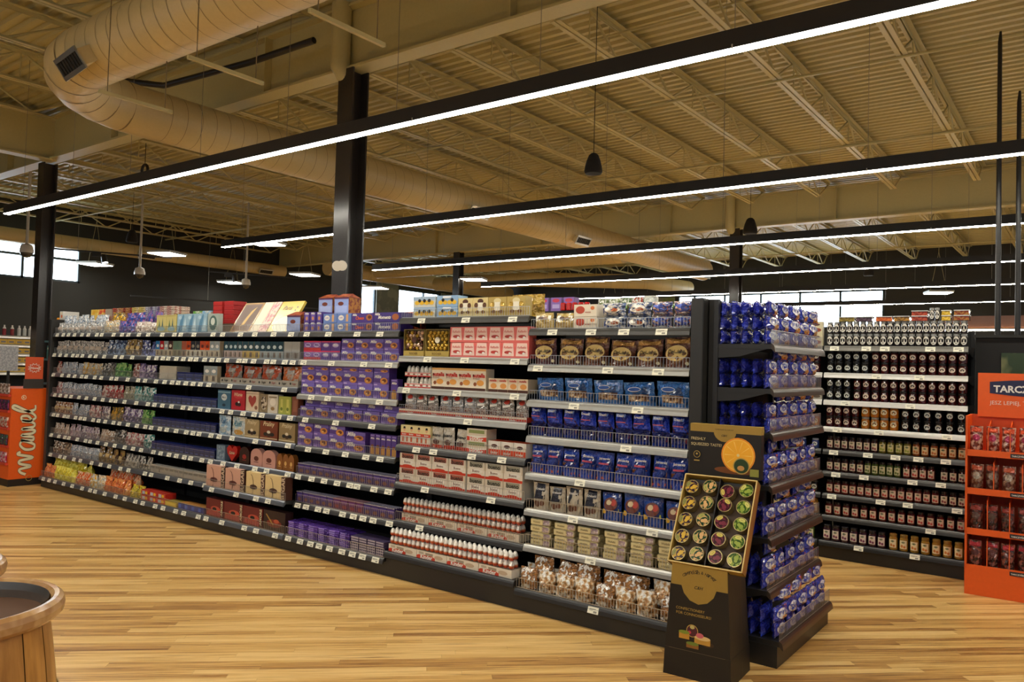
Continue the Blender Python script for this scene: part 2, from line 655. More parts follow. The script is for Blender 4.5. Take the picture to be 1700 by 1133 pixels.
# duct trapeze hangers
for k, x in enumerate((-5.79, -4.63, -3.44)):
    r = thing('duct_hanger', 'cream strut hanger under the big duct, %s from its bend' % ordn(k), 'hanger', (x, 2.68, 3.6), 0, 'strut hangers of the big duct')
    MB().box(-.012, .012, 0, .56, -.012, .012, cream).build('strut', r)
    for yy in (.06, .50):
        MB().tube([(0, yy, .0), (0, yy, 1.77)], .004, M('#8a7a5c', 'steel'), 6).build('rod', r)

# ---------------------------------------------------------------- lamps
BARZ = 3.46
BARY = [2.33 * 1.76, 4.095 * 1.76, 5.94 * 1.76, 7.83 * 1.76, 9.72 * 1.76, 11.9 * 1.76]
BARX0 = -11.2
BL = 14.4
hb = MB().box(0, BL, -.035, .035, 0, .105, blackp)
hb_m = hb.mesh('housing')
db = MB()
db.box(.004, BL - .004, -.031, .031, -.007, -.001, E_BAR)
db_m = db.mesh('diffuser')
cb_m = MB().tube([(0, 0, .105), (0, 0, 5.375 - BARZ)], .0025, M('#8f8a7d', 'steel'), 5).mesh('cable')
cl_m = MB().box(-.004, .004, -.037, .037, -.009, .02, M('#d8d8d8', 'metal')).mesh('joint_clip')
BN = ['nearest the camera', 'second from the camera', 'third from the camera', 'fourth from the camera', 'fifth from the camera', 'farthest from the camera']
for k, by in enumerate(BARY):
    r = thing('linear_light', 'long black linear pendant lamp, %s' % BN[k], 'lamp', (BARX0, by, BARZ), 0, 'parallel linear pendant lamps')
    ob('housing', hb_m, r)
    ob('diffuser', db_m, r)
    q = .5
    while q < BL:
        ob('cable', cb_m, r, (q, 0, 0))
        q += 1.3
    q = 2.4
    while q < BL:
        ob('joint_clip', cl_m, r, (q, 0, 0))
        q += 2.4
# lamps of the same kind over the floor behind the camera (outside the frame, they light the fronts of the shelves)
for by in (.4, -2.4):
    r = thing('linear_light', 'black linear pendant lamp over the entrance floor', 'lamp', (BARX0, by, BARZ), 0, 'entrance pendant lamps')
    ob('housing', hb_m, r)
    ob('diffuser', db_m, r)
    for q in (.5, 5, 9.5, 13.9):
        ob('cable', cb_m, r, (q, 0, 0))
# outer-left line of the same system
r = thing('linear_light', 'black linear lamp at the far left crossing the high windows', 'lamp', (-17.5, 5.4, 3.62), math.radians(172), 'outer linear lamps')
MB().box(0, 3.4, -.035, .035, 0, .1, blackp).build('housing', r)
MB().box(0, 3.4, -.03, .03, -.006, -.001, E_BAR).build('diffuser', r)
MB().tube([(.4, 0, .1), (.4, 0, 1.4)], .003, cream, 5).build('cable', r)

pan_m = MB().box(-.3, .3, -.3, .3, .01, .06, M('#b5b1a6', 'steel')).mesh('frame')
pdf_m = MB().box(-.28, .28, -.28, .28, 0, .009, E_PAN).mesh('diffuser')
pcb_m = MB().tube([(-.2, 0, .06), (0, 0, 1.1), (0, 0, 1.52)], .004, cream, 5).tube([(.2, 0, .06), (0, 0, 1.1)], .004, cream, 5).mesh('cable')
PL = [((-19.9, 9.3, 3.9), 'below the far left high window'), ((-16.6, 9.3, 3.95), 'in front of the left wall duct'), ((-20.0, 13.2, 3.85), 'nearest the dark wall beyond the gift panels'),
      ((-16.6, 13.1, 3.9), 'just left of the tall dark column'), ((-13.2, 15.9, 3.92), 'behind the end of the fourth light bar'), ((-17.0, 16.0, 3.85), 'between the two grey wall panels'),
      ((-13.3, 9.5, 3.98), 'under the left tip of the second light bar'), ((-3.4, 23.4, 3.92), 'right of the back wall windows'), ((-12.3, 21.5, 3.9), 'left of the blue bag stand top')]
for loc, w_ in PL:
    r = thing('panel_light', 'bright square pendant panel lamp %s' % w_, 'lamp', loc, .4, 'square pendant panel lamps')
    ob('frame', pan_m, r)
    ob('diffuser', pdf_m, r)
    ob('cable', pcb_m, r)

# tracks with spots
def track(loc, rot, L, spots, label):
    r = thing('track_light', label, 'lamp', loc, rot, 'black spot tracks')
    MB().box(0, L, -.02, .02, 0, .03, blackp).build('track', r)
    MB().tube([(L * .3, 0, .03), (L * .3, 0, 5.375 - loc[2])], .004, M('#8f8a7d', 'steel'), 5).build('cable', r)
    for s in spots:
        h = MB()
        h.box(s - .05, s + .12, -.03, .03, -.08, 0, blackp)
        h.tube([(s + .16, 0, -.03), (s + .2, -.03, -.20)], [.05, .065], blackp, 12)
        h.build('spot_head', r)
        MB().tube([(s + .2, -.03, -.198), (s + .201, -.031, -.206)], .055, E_SPOT, 12).build('spot_lens', r)


track((-17.6, 7.0, 3.85), math.radians(62), 2.6, (1.1,), 'black spot track left of the far column')
track((-17.0, 10.6, 3.72), math.radians(62), 2.6, (.4,), 'black spot track in front of the wall duct')
track((-18.5, 9.5, 3.1), math.radians(75), 6, (2.0, 3.6), 'low black track along the dark left wall')
track((-14.3, 17.4, 3.52), math.radians(70), 3.2, (.9, 1.5), 'black spot track behind the yellow-print boxes')

# spot at the right edge
r = thing('spot_light', 'black cone spotlight at the right edge of the ceiling', 'lamp', (-.335, 4.0, 4.02))
MB().tube([(0, 0, 0), (.02, 0, .02), (.02, 0, 1.3)], .01, blackp, 8).build('stem', r)
MB().tube([(.04, 0, .12), (-.02, -.01, -.02), (-.05, -.02, -.07)], [.035, .055, .075], blackp, 16).build('shade', r)
MB().tube([(-.048, -.02, -.067), (-.052, -.021, -.074)], .068, E_SPOT, 16).build('spot_lens', r)

# pendant speakers
def speaker(loc, s, label):
    r = thing('pendant_speaker', label, 'speaker', loc, 0, 'black pendant speakers')
    b = MB()
    b.lathe([(.02, 0), (.105, 0), (.118, .03), (.11, .09), (.09, .17), (.062, .24), (.035, .265), (.01, .27)], M('#16130f', 'matte'), 20)
    o = b.build('speaker_body', r)
    o.scale = (s, s, s)
    MB().tube([(0, 0, .26 * s), (0, 0, 5.375 - loc[2])], .004, blackp, 5).build('cable', r)


speaker((-3.93, 6.5, 3.58), .75, 'black pendant speaker above the middle of the aisle')
speaker((-5.1, 14.0, 4.22), 1.1, 'black pendant speaker beside the distant column')
speaker((-16.2, 8.3, 4.05), 1.0, 'black pendant speaker at far left before the wall')
speaker((-4.3, 19.6, 4.02), 1.0, 'black pendant speaker at the right above the jam shelves')

# dome cameras on poles
for (x, y_, z), w_ in zip(((-14.9, 5.8, 3.42), (-16.4, 8.6, 3.42), (-16.1, 11.0, 3.42)), ('left of the far column', 'above the heaped chocolate bars', 'above the leaning gift panels')):
    r = thing('dome_camera', 'white dome camera on a ceiling pole %s' % w_, 'camera', (x, y_, z), 0, 'dome cameras on ceiling poles')
    MB().tube([(0, 0, .1), (0, 0, 5.375 - z)], .025, M('#b9b4a8', 'paint'), 8).build('pole', r)
    MB().lathe([(.03, .16), (.09, .13), (.11, .05), (.11, 0)][::-1], M('#cfcdc6', 'gloss'), 16).build('housing', r)
    MB().lathe([(.02, -.085), (.06, -.07), (.09, -.03), (.1, 0)], M('#3a3836', 'glass'), 16).build('dome', r)

# horns on the main column
r = thing('wall_speaker', 'pair of white horn speakers on the dark column', 'horn speaker', (-5.93, 5.1, 2.62))
for dx in (0, .07):
    MB().tube([(dx, -.02, .0), (dx + .03, -.05, .0), (dx + .06, -.09, -.01)], [.02, .035, .05], M('#cdc6b6', 'gloss'), 14).build('horn_head', r)

# round black coils and alarm bits on the ceiling
r = tag(MB().tube([(.09 * math.cos(a), .02, .09 * math.sin(a)) for a in [2 * PI * k / 16 for k in range(17)]], .025, blackp, 8, False).tube([(0, .02, .09), (0, .02, .65)], .006, blackp, 5).build('cable_coil', None, (-9.3, 3.2, 4.72)), 'coil of black cable hung at upper left', 'cable')
r = tag(MB().tube([(.09 * math.cos(a), .02, .09 * math.sin(a)) for a in [2 * PI * k / 16 for k in range(17)]], .025, blackp, 8, False).tube([(0, .02, .09), (0, .02, .62)], .006, blackp, 5).build('cable_coil', None, (-12.6, 6.6, 4.75)), 'coil of black cable beyond the near light bar', 'cable')
tag(MB().tube([(-6.3, 4.98, 4.9), (-7.2, 4.9, 4.85), (-8.6, 4.7, 4.8), (-9.4, 4.4, 4.95)], .035, blackp, 8).build('cable_bundle'), 'thick black cable bundle strapped under the deck by the big duct', 'cable')

# grey wall panels on the left and back walls
art = M('#7f7d70', 'card', '#6a6a60', 3)
tag(MB().box(XW + .02, XW + .06, 19.75, 20.85, 2.6, 4.6, art).build('wall_panel'), 'grey printed wall panel between two white windows', 'panel', 'grey wall panels')
tag(MB().box(XW + .02, XW + .06, 23.25, 24.6, 2.6, 4.5, art).build('wall_panel'), 'grey printed wall panel right of the left wall windows', 'panel', 'grey wall panels')
tag(MB().box(-13.9, -12.8, YW - .06, YW - .02, 2.6, 4.2, art).build('wall_panel'), 'grey printed back wall panel left of the black strip', 'panel', 'grey wall panels')
tag(MB().box(-12.6, -11.7, YW - .06, YW - .02, 2.6, 4.2, M('#7f7d70', 'card', '#6b7a2e', 2.2)).build('wall_panel'), 'grey and leaf-green back wall panel beside the windows', 'panel', 'grey wall panels')

# ================================================================ SHELVING
shelf_m = M('#1c1b1b', 'dark')
rail_m = M('#63666c', 'rail')
back_m = M('#121110', 'matte')
tag_m = M('#e6e3cf', 'card')
ink = M('#8a887e', 'card')
wire_m = M('#c9c9c6', 'metal')
_cache = {}


def cached(key, fn):
    if key not in _cache:
        _cache[key] = fn()
    return _cache[key]


def shelf_mesh(w, d):
    mb = MB()
    mb.box(.004, w - .004, .004, d, -.028, 0, shelf_m)
    for x in (.006, w - .012):      # side brackets
        mb.add([(x, .03, -.028), (x, d, -.028), (x, d, -.085), (x, d * .6, -.075)], [(0, 1, 2, 3)], shelf_m)
        mb.add([(x + .006, .03, -.028), (x + .006, d, -.028), (x + .006, d, -.085), (x + .006, d * .6, -.075)], [(3, 2, 1, 0)], shelf_m)
    return mb.mesh('shelf')


def rail_mesh(w, mt):
    mb = MB()
    pr = [(.006, .002), (0, .002), (-.010, -.007), (-.015, -.020), (-.019, -.044), (-.016, -.047), (.004, -.028)]
    n = len(pr)
    vs = [(x, a, b) for x in (.003, w - .003) for a, b in pr]
    mb.add(vs, [(i, (i + 1) % n, n + (i + 1) % n, n + i) for i in range(n)] + [tuple(range(n))[::-1], tuple(range(n, 2 * n))], mt)
    return mb.mesh('price_rail')


def tag_mesh():
    mb = MB()
    def fn(u, v, e):
        return (u, -.0085 - .34 * (.044 - v) - e, v - .048)
    fn.flat = True
    mb.add([fn(-.040, .004, .001), (fn(.040, .004, .001)), fn(.040, .044, .001), fn(-.040, .042, .001)], [(0, 1, 2, 3)], tag_m)
    mb.add([fn(-.040, .004, -.001), (fn(.040, .004, -.001)), fn(.040, .044, -.001), fn(-.040, .044, -.001)], [(3, 2, 1, 0)], tag_m)
    mb.add([fn(-.028, .030, .0016), fn(.02, .030, .0016), fn(.02, .034, .0016), fn(-.028, .034, .0016)], [(0, 1, 2, 3)], ink)
    mb.add([fn(-.028, .022, .0016), fn(-.002, .022, .0016), fn(-.002, .025, .0016), fn(-.028, .025, .0016)], [(0, 1, 2, 3)], ink)
    mb.add([fn(.004, .009, .0016), fn(.028, .009, .0016), fn(.028, .021, .0016), fn(.004, .021, .0016)], [(0, 1, 2, 3)], ink)
    return mb.mesh('price_tag')


TAGM = tag_mesh()


def guard_mesh(w, h):
    mb = MB()
    a = .0016
    for z in (.006, h):
        mb.box(.01, w - .01, -a, a, z - a, z + a, wire_m)
    mb.box(.01, w - .01, -a, a, h - .012, h - .009, wire_m) if False else None
    n = int((w - .02) / .022)
    for k in range(n + 1):
        x = .01 + (w - .02) * k / n
        b = .0011
        mb.add([(x - b, -b, .004), (x + b, -b, .004), (x + b, -b, h), (x - b, -b, h), (x - b, b, .004), (x + b, b, .004), (x + b, b, h), (x - b, b, h)], [(0, 1, 2, 3), (7, 6, 5, 4), (4, 0, 3, 7), (1, 5, 6, 2)], wire_m)
    return mb.mesh('wire_guard')


class Bay:
    """shelving unit; local x to its right, local y into the unit, origin at the front left of its base"""

    def __init__(s, name, short, label, w, mtx, rot, zs, depth=.56, up=.095, btop=2.12, ntags=5, guards=(), gh=.075, rails=None, group=None, deep=(), kick=.085, seed=1):
        s.short, s.w, s.o, s.rot, s.zs, s.up, s.deep = short, w, Vector(mtx), rot, zs, up, deep
        s.items = []
        r = s.root = thing('shelving_unit', label, 'shelving unit', mtx, rot, group)
        rg = random.Random(seed)
        MB().box(.002, w - .002, depth - .03, depth, .1, btop, back_m).build('back_panel', r)
        b = MB()
        b.box(0, w, .015, depth, 0, zs[-1] - .028, shelf_m)
        b.build('base', r)
        for x in (0, w - .03):
            MB().box(x, x + .03, depth - .06, depth - .031, .05, btop, shelf_m).build('upright', r)
        for i, z in enumerate(zs):
            yo = 0 if (i == len(zs) - 1 or i in deep) else up
            sh = ob('shelf', cached(('sh', round(w, 3), round(depth - yo - .06, 3)), lambda: shelf_mesh(w, depth - yo - .06)), r, (0, yo, z))
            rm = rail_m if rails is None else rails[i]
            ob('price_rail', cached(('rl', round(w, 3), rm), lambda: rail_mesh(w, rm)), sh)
            n = ntags[i] if isinstance(ntags, (list, tuple)) else ntags
            for k in range(n):
                ob('price_tag', TAGM, sh, ((k + .5 + rg.uniform(-.28, .28)) * w / n, 0, 0))
            if i in guards:
                ob('wire_guard', cached(('gd', round(w, 3), gh), lambda: guard_mesh(w, gh)), sh, (0, .006, 0))

    def yo(s, i):
        return 0 if (i == len(s.zs) - 1 or i in s.deep) else s.up

    def place(s, name, kinds, label, cat, i, f0, f1, n, tiers=1, rows=1, rowgap=.0, tilt=0.0, jig=.02, inset=.014, group=None, dz=0.0, xj=.0, every=1, skip=None, wfill=.97):
        """lines up n products across the fraction f0..f1 of shelf i; kinds(w) -> list of (mesh, height, depth, [child (name, mesh)])"""
        w = (f1 - f0) * s.w / n
        ks = cached(('k', id(kinds), round(w, 4)), lambda: kinds(w * wfill))
        rg = random.Random(i * 77 + int(f0 * 1000) + n)
        g = group or '%ss on the %s shelf of the %s' % (label, ordn(i), s.short)
        R = Matrix.Rotation(s.rot, 4, 'Z')
        rown = '' 
        for rr in range(rows):
            for k in range(n):
                z = s.zs[i] + .0015 + dz
                for t in range(tiers):
                    if skip and skip(k, t, rr):
                        continue
                    me, h, d, ch = ks[rg.randrange(len(ks))]
                    x = (f0 * s.w) + (k + .5) * w + rg.uniform(-xj, xj)
                    yv = s.yo(i) + inset + rr * (d + .004 + rowgap) + rg.uniform(0, .004)
                    p = s.o + R @ Vector((x, yv, z))
                    o = bpy.data.objects.new(name, me)
                    COL.objects.link(o)
                    o.location = p
                    sway = .05 if 'bag' in name else 0
                    o.rotation_euler = (tilt + rg.uniform(-sway, sway * .3), rg.uniform(-sway, sway), s.rot + rg.uniform(-jig, jig))
                    if sway:
                        o.scale = (1, 1, rg.uniform(.93, 1.06)) if tiers == 1 else (1, 1, 1)
                    q = label
                    if n > 1:
                        q += ' %s from left' % ordn(k)
                    if tiers > 1:
                        q += ', %s tier' % ordn(t)
                    if rows > 1 and rr:
                        q += ', row %s' % ['one', 'two', 'three', 'four', 'five', 'six', 'seven', 'eight'][rr]
                    q += ', %s shelf, %s' % (ordn(i), s.short)
                    wd = q.split()
                    o['label'] = ' '.join(wd[:16])
                    o['category'] = cat
                    o['group'] = g
                    for cn, cm in ch:
                        c = bpy.data.objects.new(cn, cm)
                        COL.objects.link(c)
                        c.parent = o
                    z += h + .001


# ---------------------------------------------------------------- product makers: each returns kinds(w) -> [(mesh, height, depth, children)]
def carton(h, d, base, items, top=None, hw=None, kind='card', name='carton'):
    bm_ = M(base, kind)

    def mk(w):
        mb = MB()
        ww = hw or w
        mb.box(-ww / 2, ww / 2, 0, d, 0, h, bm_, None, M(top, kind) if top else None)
        mb.prints(items, ww, h, flatfn(0))
        return [(mb.mesh(name), h, d, [])]
    return mk


def bagfn(w, h, d, rs, pillow, flat=.7):
    ph = [rs.uniform(0, 6.28) for _ in range(6)]
    lean = rs.uniform(-.06, .06)

    def prof(u, v):
        a = max(0, 1 - abs(u) ** 2.6) ** .5
        if pillow:
            b = max(0, math.sin(PI * min(1, max(0, v)))) ** .42
        else:
            b = min(1, (max(0, 1 - v) * 1.7) ** .75) * (.82 + .18 * math.sin(v * 2.6))
        wr = 1 + .10 * math.sin(u * 5 + ph[0] + v * 6) + .07 * math.sin(v * 13 + ph[1] + u * 3) + .05 * math.sin(u * 11 + ph[2] - v * 8)
        return a * b * wr

    def pos(u, v, side, e=0):
        """u in -1..1, v in 0..1"""
        wx = w / 2 * (1 - .10 * math.sin(PI * v) ** 2 * (1 if pillow else .2)) * (1 - (.05 * abs(math.sin(v * 9 + ph[3]))))
        x = u * wx + lean * w * v
        y_ = d / 2 * prof(u, v)
        z = v * h * (1 - .03 * math.sin(u * 4 + ph[4]) * (v > .9)) - (.012 * h * math.cos(u * 3) if v < .05 else 0) * 0
        return (x, d / 2 - side * (y_ + e), z)
    return pos


def bag(h, d, film, items=(), pillow=False, nvar=3, crimp=None, name='bag', seed=0):
    """crinkled film bag; items are prints that follow its front"""
    def mk(w):
        out = []
        for q in range(nvar):
            rs = random.Random(seed * 31 + q)
            pos = bagfn(w, h, d, rs, pillow)
            mb = MB()
            nu, nv = 9, 9
            fm = film[q % len(film)] if isinstance(film, (list, tuple)) else film
            jt = lambda: rs.uniform(-1, 1)
            for side in (1, -1):
                vs = []
                for b in range(nv + 1):
                    for a in range(nu + 1):
                        x, y_, z = pos(-1 + 2 * a / nu, b / nv, side)
                        if 0 < a < nu and 0 < b < nv:
                            x, y_, z = x + jt() * w * .018, y_ - side * abs(jt()) * d * .0 + side * abs(jt()) * d * .085, z + jt() * h * .018
                        vs.append((x, y_, z))
                fs = []
                for b in range(nv):
                    for a in range(nu):
                        k = b * (nu + 1) + a
                        f = (k, k + 1, k + nu + 2, k + nu + 1)
                        fs.append(f if side > 0 else f[::-1])
                mb.add(vs, [t for f in fs for t in ((f[0], f[1], f[2]), (f[0], f[2], f[3]))], fm, False)
            if not pillow:
                mb.add([pos(-1 + 2 * a / nu, 0, 1) for a in range(nu + 1)] + [pos(-1 + 2 * a / nu, 0, -1) for a in range(nu, -1, -1)], [tuple(range(2 * nu + 2))[::-1]], fm)
            cm = crimp or fm
            x0, x1 = pos(-1, 1, 1)[0], pos(1, 1, 1)[0]
            n = 9
            vs = [(x0 + (x1 - x0) * a / n, d / 2 + (.0025 if a % 2 else -.0025), zz) for zz in (h * .985, h * 1.035) for a in range(n + 1)]
            mb.add(vs, [(a, a + 1, n + 2 + a, n + 1 + a) for a in range(n)], cm)

            def fn(u, v, e):
                uu = max(-.98, min(.98, u / (w / 2)))
                return pos(uu, max(0.0, min(1.0, v / h)), 1, e + .0012)
            fn.flat = False
            mb.prints(items, w, h, fn)
            out.append((mb.mesh(name), h * 1.0, d, []))
        return out
    return mk


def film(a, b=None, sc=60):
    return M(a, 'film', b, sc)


WHT, CRM, RED, GLD, BLK, BRN, ORG, YEL = (M(c, 'card') for c in ('#ece9e2', '#e4d6ae', '#c8231c', '#b99744', '#17130f', '#4a2413', '#d96a1c', '#e3b62a'))
LILAC, NAVY, GRN, PNK, SKY, DRED = (M(c, 'card') for c in ('#5c3a94', '#17205e', '#4d7a35', '#d68f8c', '#8fb3d8', '#6e1712'))

# purple biscuit boxes
MILKA = lambda u, v, w_: ('t', 'Milka', u, v, w_, WHT, .35, .03)


def purple(h, d=.09, pic=True, word=True, blob='#c07a38', base='#553a8c', pw=.42):
    it = [('p', [(.0, .62), (.55, .58), (1, .72), (1, 1), (0, 1)], M('#6d5cae', 'card')), ('p', [(.0, .0), (1, 0), (1, .14), (.5, .26), (0, .30)], M('#7a62b8', 'card')), ('r', .04, .06, .26, .16, M('#b9a6dc', 'card'))]
    if pic:
        it += [('e', .68, .42, .24, .26, M(blob, 'card')), ('e', .70, .45, .13, .13, M('#6b3417', 'card')), ('e', .62, .36, .08, .07, M('#e2b56a', 'card'))]
    if word:
        it += [('t', 'Milka', .30, .76, pw, WHT, .35, .03)]
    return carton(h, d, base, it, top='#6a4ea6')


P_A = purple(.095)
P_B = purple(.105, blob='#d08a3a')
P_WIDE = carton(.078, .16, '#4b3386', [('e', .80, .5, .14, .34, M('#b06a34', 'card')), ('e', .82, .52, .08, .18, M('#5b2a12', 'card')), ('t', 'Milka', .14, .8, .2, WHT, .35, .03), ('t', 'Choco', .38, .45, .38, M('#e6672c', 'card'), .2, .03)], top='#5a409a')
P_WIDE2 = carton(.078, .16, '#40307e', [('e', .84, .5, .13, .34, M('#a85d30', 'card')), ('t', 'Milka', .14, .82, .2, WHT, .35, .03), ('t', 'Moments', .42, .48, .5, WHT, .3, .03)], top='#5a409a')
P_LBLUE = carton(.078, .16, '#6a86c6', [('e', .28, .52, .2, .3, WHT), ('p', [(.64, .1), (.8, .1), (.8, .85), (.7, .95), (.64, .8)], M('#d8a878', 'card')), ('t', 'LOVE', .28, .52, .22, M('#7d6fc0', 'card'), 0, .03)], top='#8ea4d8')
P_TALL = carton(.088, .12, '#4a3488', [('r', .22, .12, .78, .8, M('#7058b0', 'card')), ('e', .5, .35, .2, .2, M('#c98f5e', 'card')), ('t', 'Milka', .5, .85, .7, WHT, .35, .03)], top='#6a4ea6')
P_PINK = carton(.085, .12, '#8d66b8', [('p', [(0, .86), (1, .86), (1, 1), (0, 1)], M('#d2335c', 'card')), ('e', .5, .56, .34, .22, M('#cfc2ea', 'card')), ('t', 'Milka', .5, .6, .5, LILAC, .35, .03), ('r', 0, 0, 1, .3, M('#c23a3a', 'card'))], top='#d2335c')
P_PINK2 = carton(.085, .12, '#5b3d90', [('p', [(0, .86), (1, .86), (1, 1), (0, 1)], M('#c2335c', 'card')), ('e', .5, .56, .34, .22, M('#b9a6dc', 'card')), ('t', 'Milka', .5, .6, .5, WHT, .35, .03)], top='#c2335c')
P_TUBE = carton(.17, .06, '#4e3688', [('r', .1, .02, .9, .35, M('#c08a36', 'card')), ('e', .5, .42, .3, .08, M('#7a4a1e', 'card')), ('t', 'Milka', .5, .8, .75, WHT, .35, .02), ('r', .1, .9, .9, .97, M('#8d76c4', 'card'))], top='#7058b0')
P_TAB = carton(.095, .012, '#3a2868', [('r', .1, .55, .9, .8, M('#5d46a0', 'card')), ('e', .55, .3, .3, .16, M('#7d4c34', 'card')), ('r', 0, .93, 1, 1, M('#b9b6c8', 'foil'))], top='#8a86a0')
P_TABR = carton(.095, .012, '#5a2352', [('r', .1, .55, .9, .8, M('#7d4690', 'card')), ('e', .55, .3, .3, .16, M('#8d2c34', 'card')), ('r', 0, .93, 1, 1, M('#c9a6a8', 'foil'))], top='#9a6680')
P_FLAT = lambda w: [(MB().cbox(-w / 2, w / 2, 0, .18, 0, .014, M(c, 'foil'), .004).prints([('r', .1, .1, .6, .8, M('#8d76c4', 'card'))], w, .014, flatfn(0)).mesh('chocolate_bar'), .0145, .18, []) for c in ('#5a3a9c', '#6a48ac', '#4a2e86')]
P_FLATG = lambda w: [(MB().cbox(-w / 2, w / 2, 0, .16, 0, .018, M('#3b3050', 'card'), .002).prints([('r', .06, .15, .94, .8, M('#a39aa8', 'card'))], w, .018, flatfn(0)).mesh('chocolate_bar'), .0185, .16, [])]

# white, red and gold things of the egg bay
NUT = carton(.165, .10, '#e8dcc6', [('r', 0, .90, 1, 1, M('#d8a65c', 'card')), ('r', 0, 0, 1, .12, BRN), ('e', .62, .36, .26, .13, M('#dd9a45', 'card')), ('e', .25, .30, .12, .09, M('#8a4a22', 'card')),
                                    ('t', 'nutella', .52, .70, .86, M('#c9261a', 'card'), 0, .035), ('t', 'n', .13, .69, .11, BLK, 0, .04), ('t', 'B-ready', .36, .55, .5, M('#9d6c5c', 'card'), .2, .0)], top='#c8945a')
NUTS = carton(.10, .12, '#e3d2b6', [('r', 0, 0, 1, .2, BRN), ('e', .55, .45, .34, .2, M('#d8934a', 'card')), ('t', 'nutella', .5, .85, .7, M('#c9261a', 'card'), 0, .03)], top='#8a4a2a')
FACE = carton(.085, .12, '#e9d9a4', [('r', 0, 0, 1, .28, M('#d33a22', 'card')), ('e', .5, .62, .17, .2, M('#e2b48c', 'card')), ('p', [(.33, .66), (.67, .66), (.62, .86), (.4, .86)], BLK), ('t', 'kinder', .5, .16, .6, WHT, 0, .03)])
STRIPE = carton(.075, .12, '#e6e0d4', [('r', 0, 0, 1, .3, M('#d0402a', 'card')), ('r', .1, .4, .22, .95, M('#c9623c', 'card')), ('r', .4, .4, .5, .95, M('#c9623c', 'card')), ('r', .7, .4, .8, .95, M('#c9623c', 'card'))])
KTRAY = carton(.09, .12, '#dcd2bf', [('r', 0, 0, 1, .36, M('#d43c1e', 'card')), ('p', [(0, .36), (.5, .22), (1, .36), (1, .44), (0, .44)], WHT), ('t', 'kinder', .5, .14, .7, WHT, 0, .03), ('r', .1, .62, .9, .9, M('#8e9a5e', 'card'))], top='#b8a88a')
KOPEN = carton(.105, .11, '#e6e2d8', [('r', 0, 0, 1, .42, M('#d84a22', 'card')), ('p', [(.12, .42), (.88, .42), (.8, .95), (.2, .95)], M('#efece4', 'card')), ('e', .5, .66, .25, .12, M('#5a2a1c', 'card')), ('t', 'kinder', .5, .2, .6, WHT, 0, .03)], top='#d84a22')
BUE = lambda c2: carton(.118, .15, '#e4ded2', [('r', 0, 0, 1, .16, M('#c8381f', 'card')), ('e', .5, .16, .32, .09, M('#c8381f', 'card')), ('r', .12, .66, .88, .98, M(c2, 'card')), ('t', 'bueno', .5, .80, .66, BLK, 0, .03), ('e', .55, .42, .34, .12, WHT), ('t', 'Bueno', .5, .42, .4, M('#6a3a2a', 'card'), 0, .02), ('r', .0, .5, .06, 1, M('#cfc4b0', 'card')), ('r', .94, .5, 1, 1, M('#cfc4b0', 'card'))], top='#cbbfae')
BUE1, BUE2 = BUE('#a35a4a'), BUE('#9a9684')
RAF = carton(.115, .09, '#e06a64', [('p', [(.06, .12), (.94, .12), (.86, .94), (.14, .94)], M('#f0cfc4', 'card')), ('t', 'Raffaello', .5, .68, .62, M('#c9423c', 'card'), .2, .01), ('e', .5, .36, .28, .1, M('#b4342c', 'card')), ('e', .64, .3, .1, .07, WHT)], top='#d9564e')


def rocher(mixed):
    def mk(w):
        h, d = .215, .06
        mb = MB()
        g = M('#a98d3c', 'foil')
        mb.box(-w / 2, w / 2, 0, d, 0, h * .2, M('#b39a4a', 'card'))
        mb.box(-w / 2, w / 2, .03, d, h * .2, h, M('#6d5a2a', 'card'))
        for x in (-w / 2, w / 2 - .004):
            mb.box(x, x + .004, 0, d, h * .2, h, M('#8d7a40', 'gloss'))
        mb.box(-w / 2, w / 2, 0, d, h - .004, h, M('#8d7a40', 'gloss'))
        mb.prints([('t', 'ROCHER', .5, .1, .4, M('#6d5520', 'card'), 0, .02)], w, h, flatfn(0))
        base = mb.mesh('chocolate_box')
        ch = []
        cols = [M('#c9a542', 'foil')] if not mixed else [M('#c9a542', 'foil'), M('#4a2418', 'foil'), M('#d9b9a0', 'foil'), M('#8f6a2a', 'foil')]
        rs = random.Random(3 + mixed)
        k = 0
        for a in range(5):
            for b in range(6):
                x = -w / 2 + .02 + (a + (.5 if b % 2 else .15)) * (w - .03) / 5.2
                z = h * .2 + .018 + b * (h * .78 - .02) / 6
                if abs(x) < w * .12 and abs(z - h * .6) < h * .1:
                    continue
                s = MB()
                rr = .0165
                s.lathe([(.002, -rr), (rr * .7, -rr * .72), (rr, 0), (rr * .7, rr * .72), (.002, rr)], rs.choice(cols), 8, (x, .018, z + .004))
                ch.append(('gold_ball', s.mesh('gold_ball')))
        s = MB()
        s.lathe([(.024, 0), (.024, .005)], M('#e6dcc0', 'card') if not mixed else BRN, 12)
        s2 = MB()
        s2.add([(x, .003 - z * .0, z2) for x, z2 in [(.026 * math.cos(q * PI / 6), h * .6 + .024 * math.sin(q * PI / 6)) for q in range(12)] for z in (0,)], [tuple(range(12))], M('#e6dcc0', 'card') if not mixed else BRN)
        ch.append(('seal', s2.mesh('seal')))
        return [(base, h, d, ch)]
    return mk


def eggs():
    def mk(w):
        r = min(w / 2, .0215)
        out = []
        for wrap in ('#c4532c', '#b8462c'):
            mb = MB()
            p = [(.002, 0), (r * .62, .004), (r * .95, r * .55), (r, r * 1.0), (r * .97, r * 1.35), (r * .86, r * 1.9), (r * .6, r * 2.5), (r * .3, r * 2.78), (.002, r * 2.86)]
            ew, er = M('#e6e2da', 'foil'), M(wrap, 'foil')
            mb.lathe(p, [er, er, er, M('#c98a6a', 'foil'), ew, ew, ew, ew], 10, (0, r, 0))
            out.append((mb.mesh('chocolate_egg'), r * 2.72, r * 2, []))
        return out
    return mk


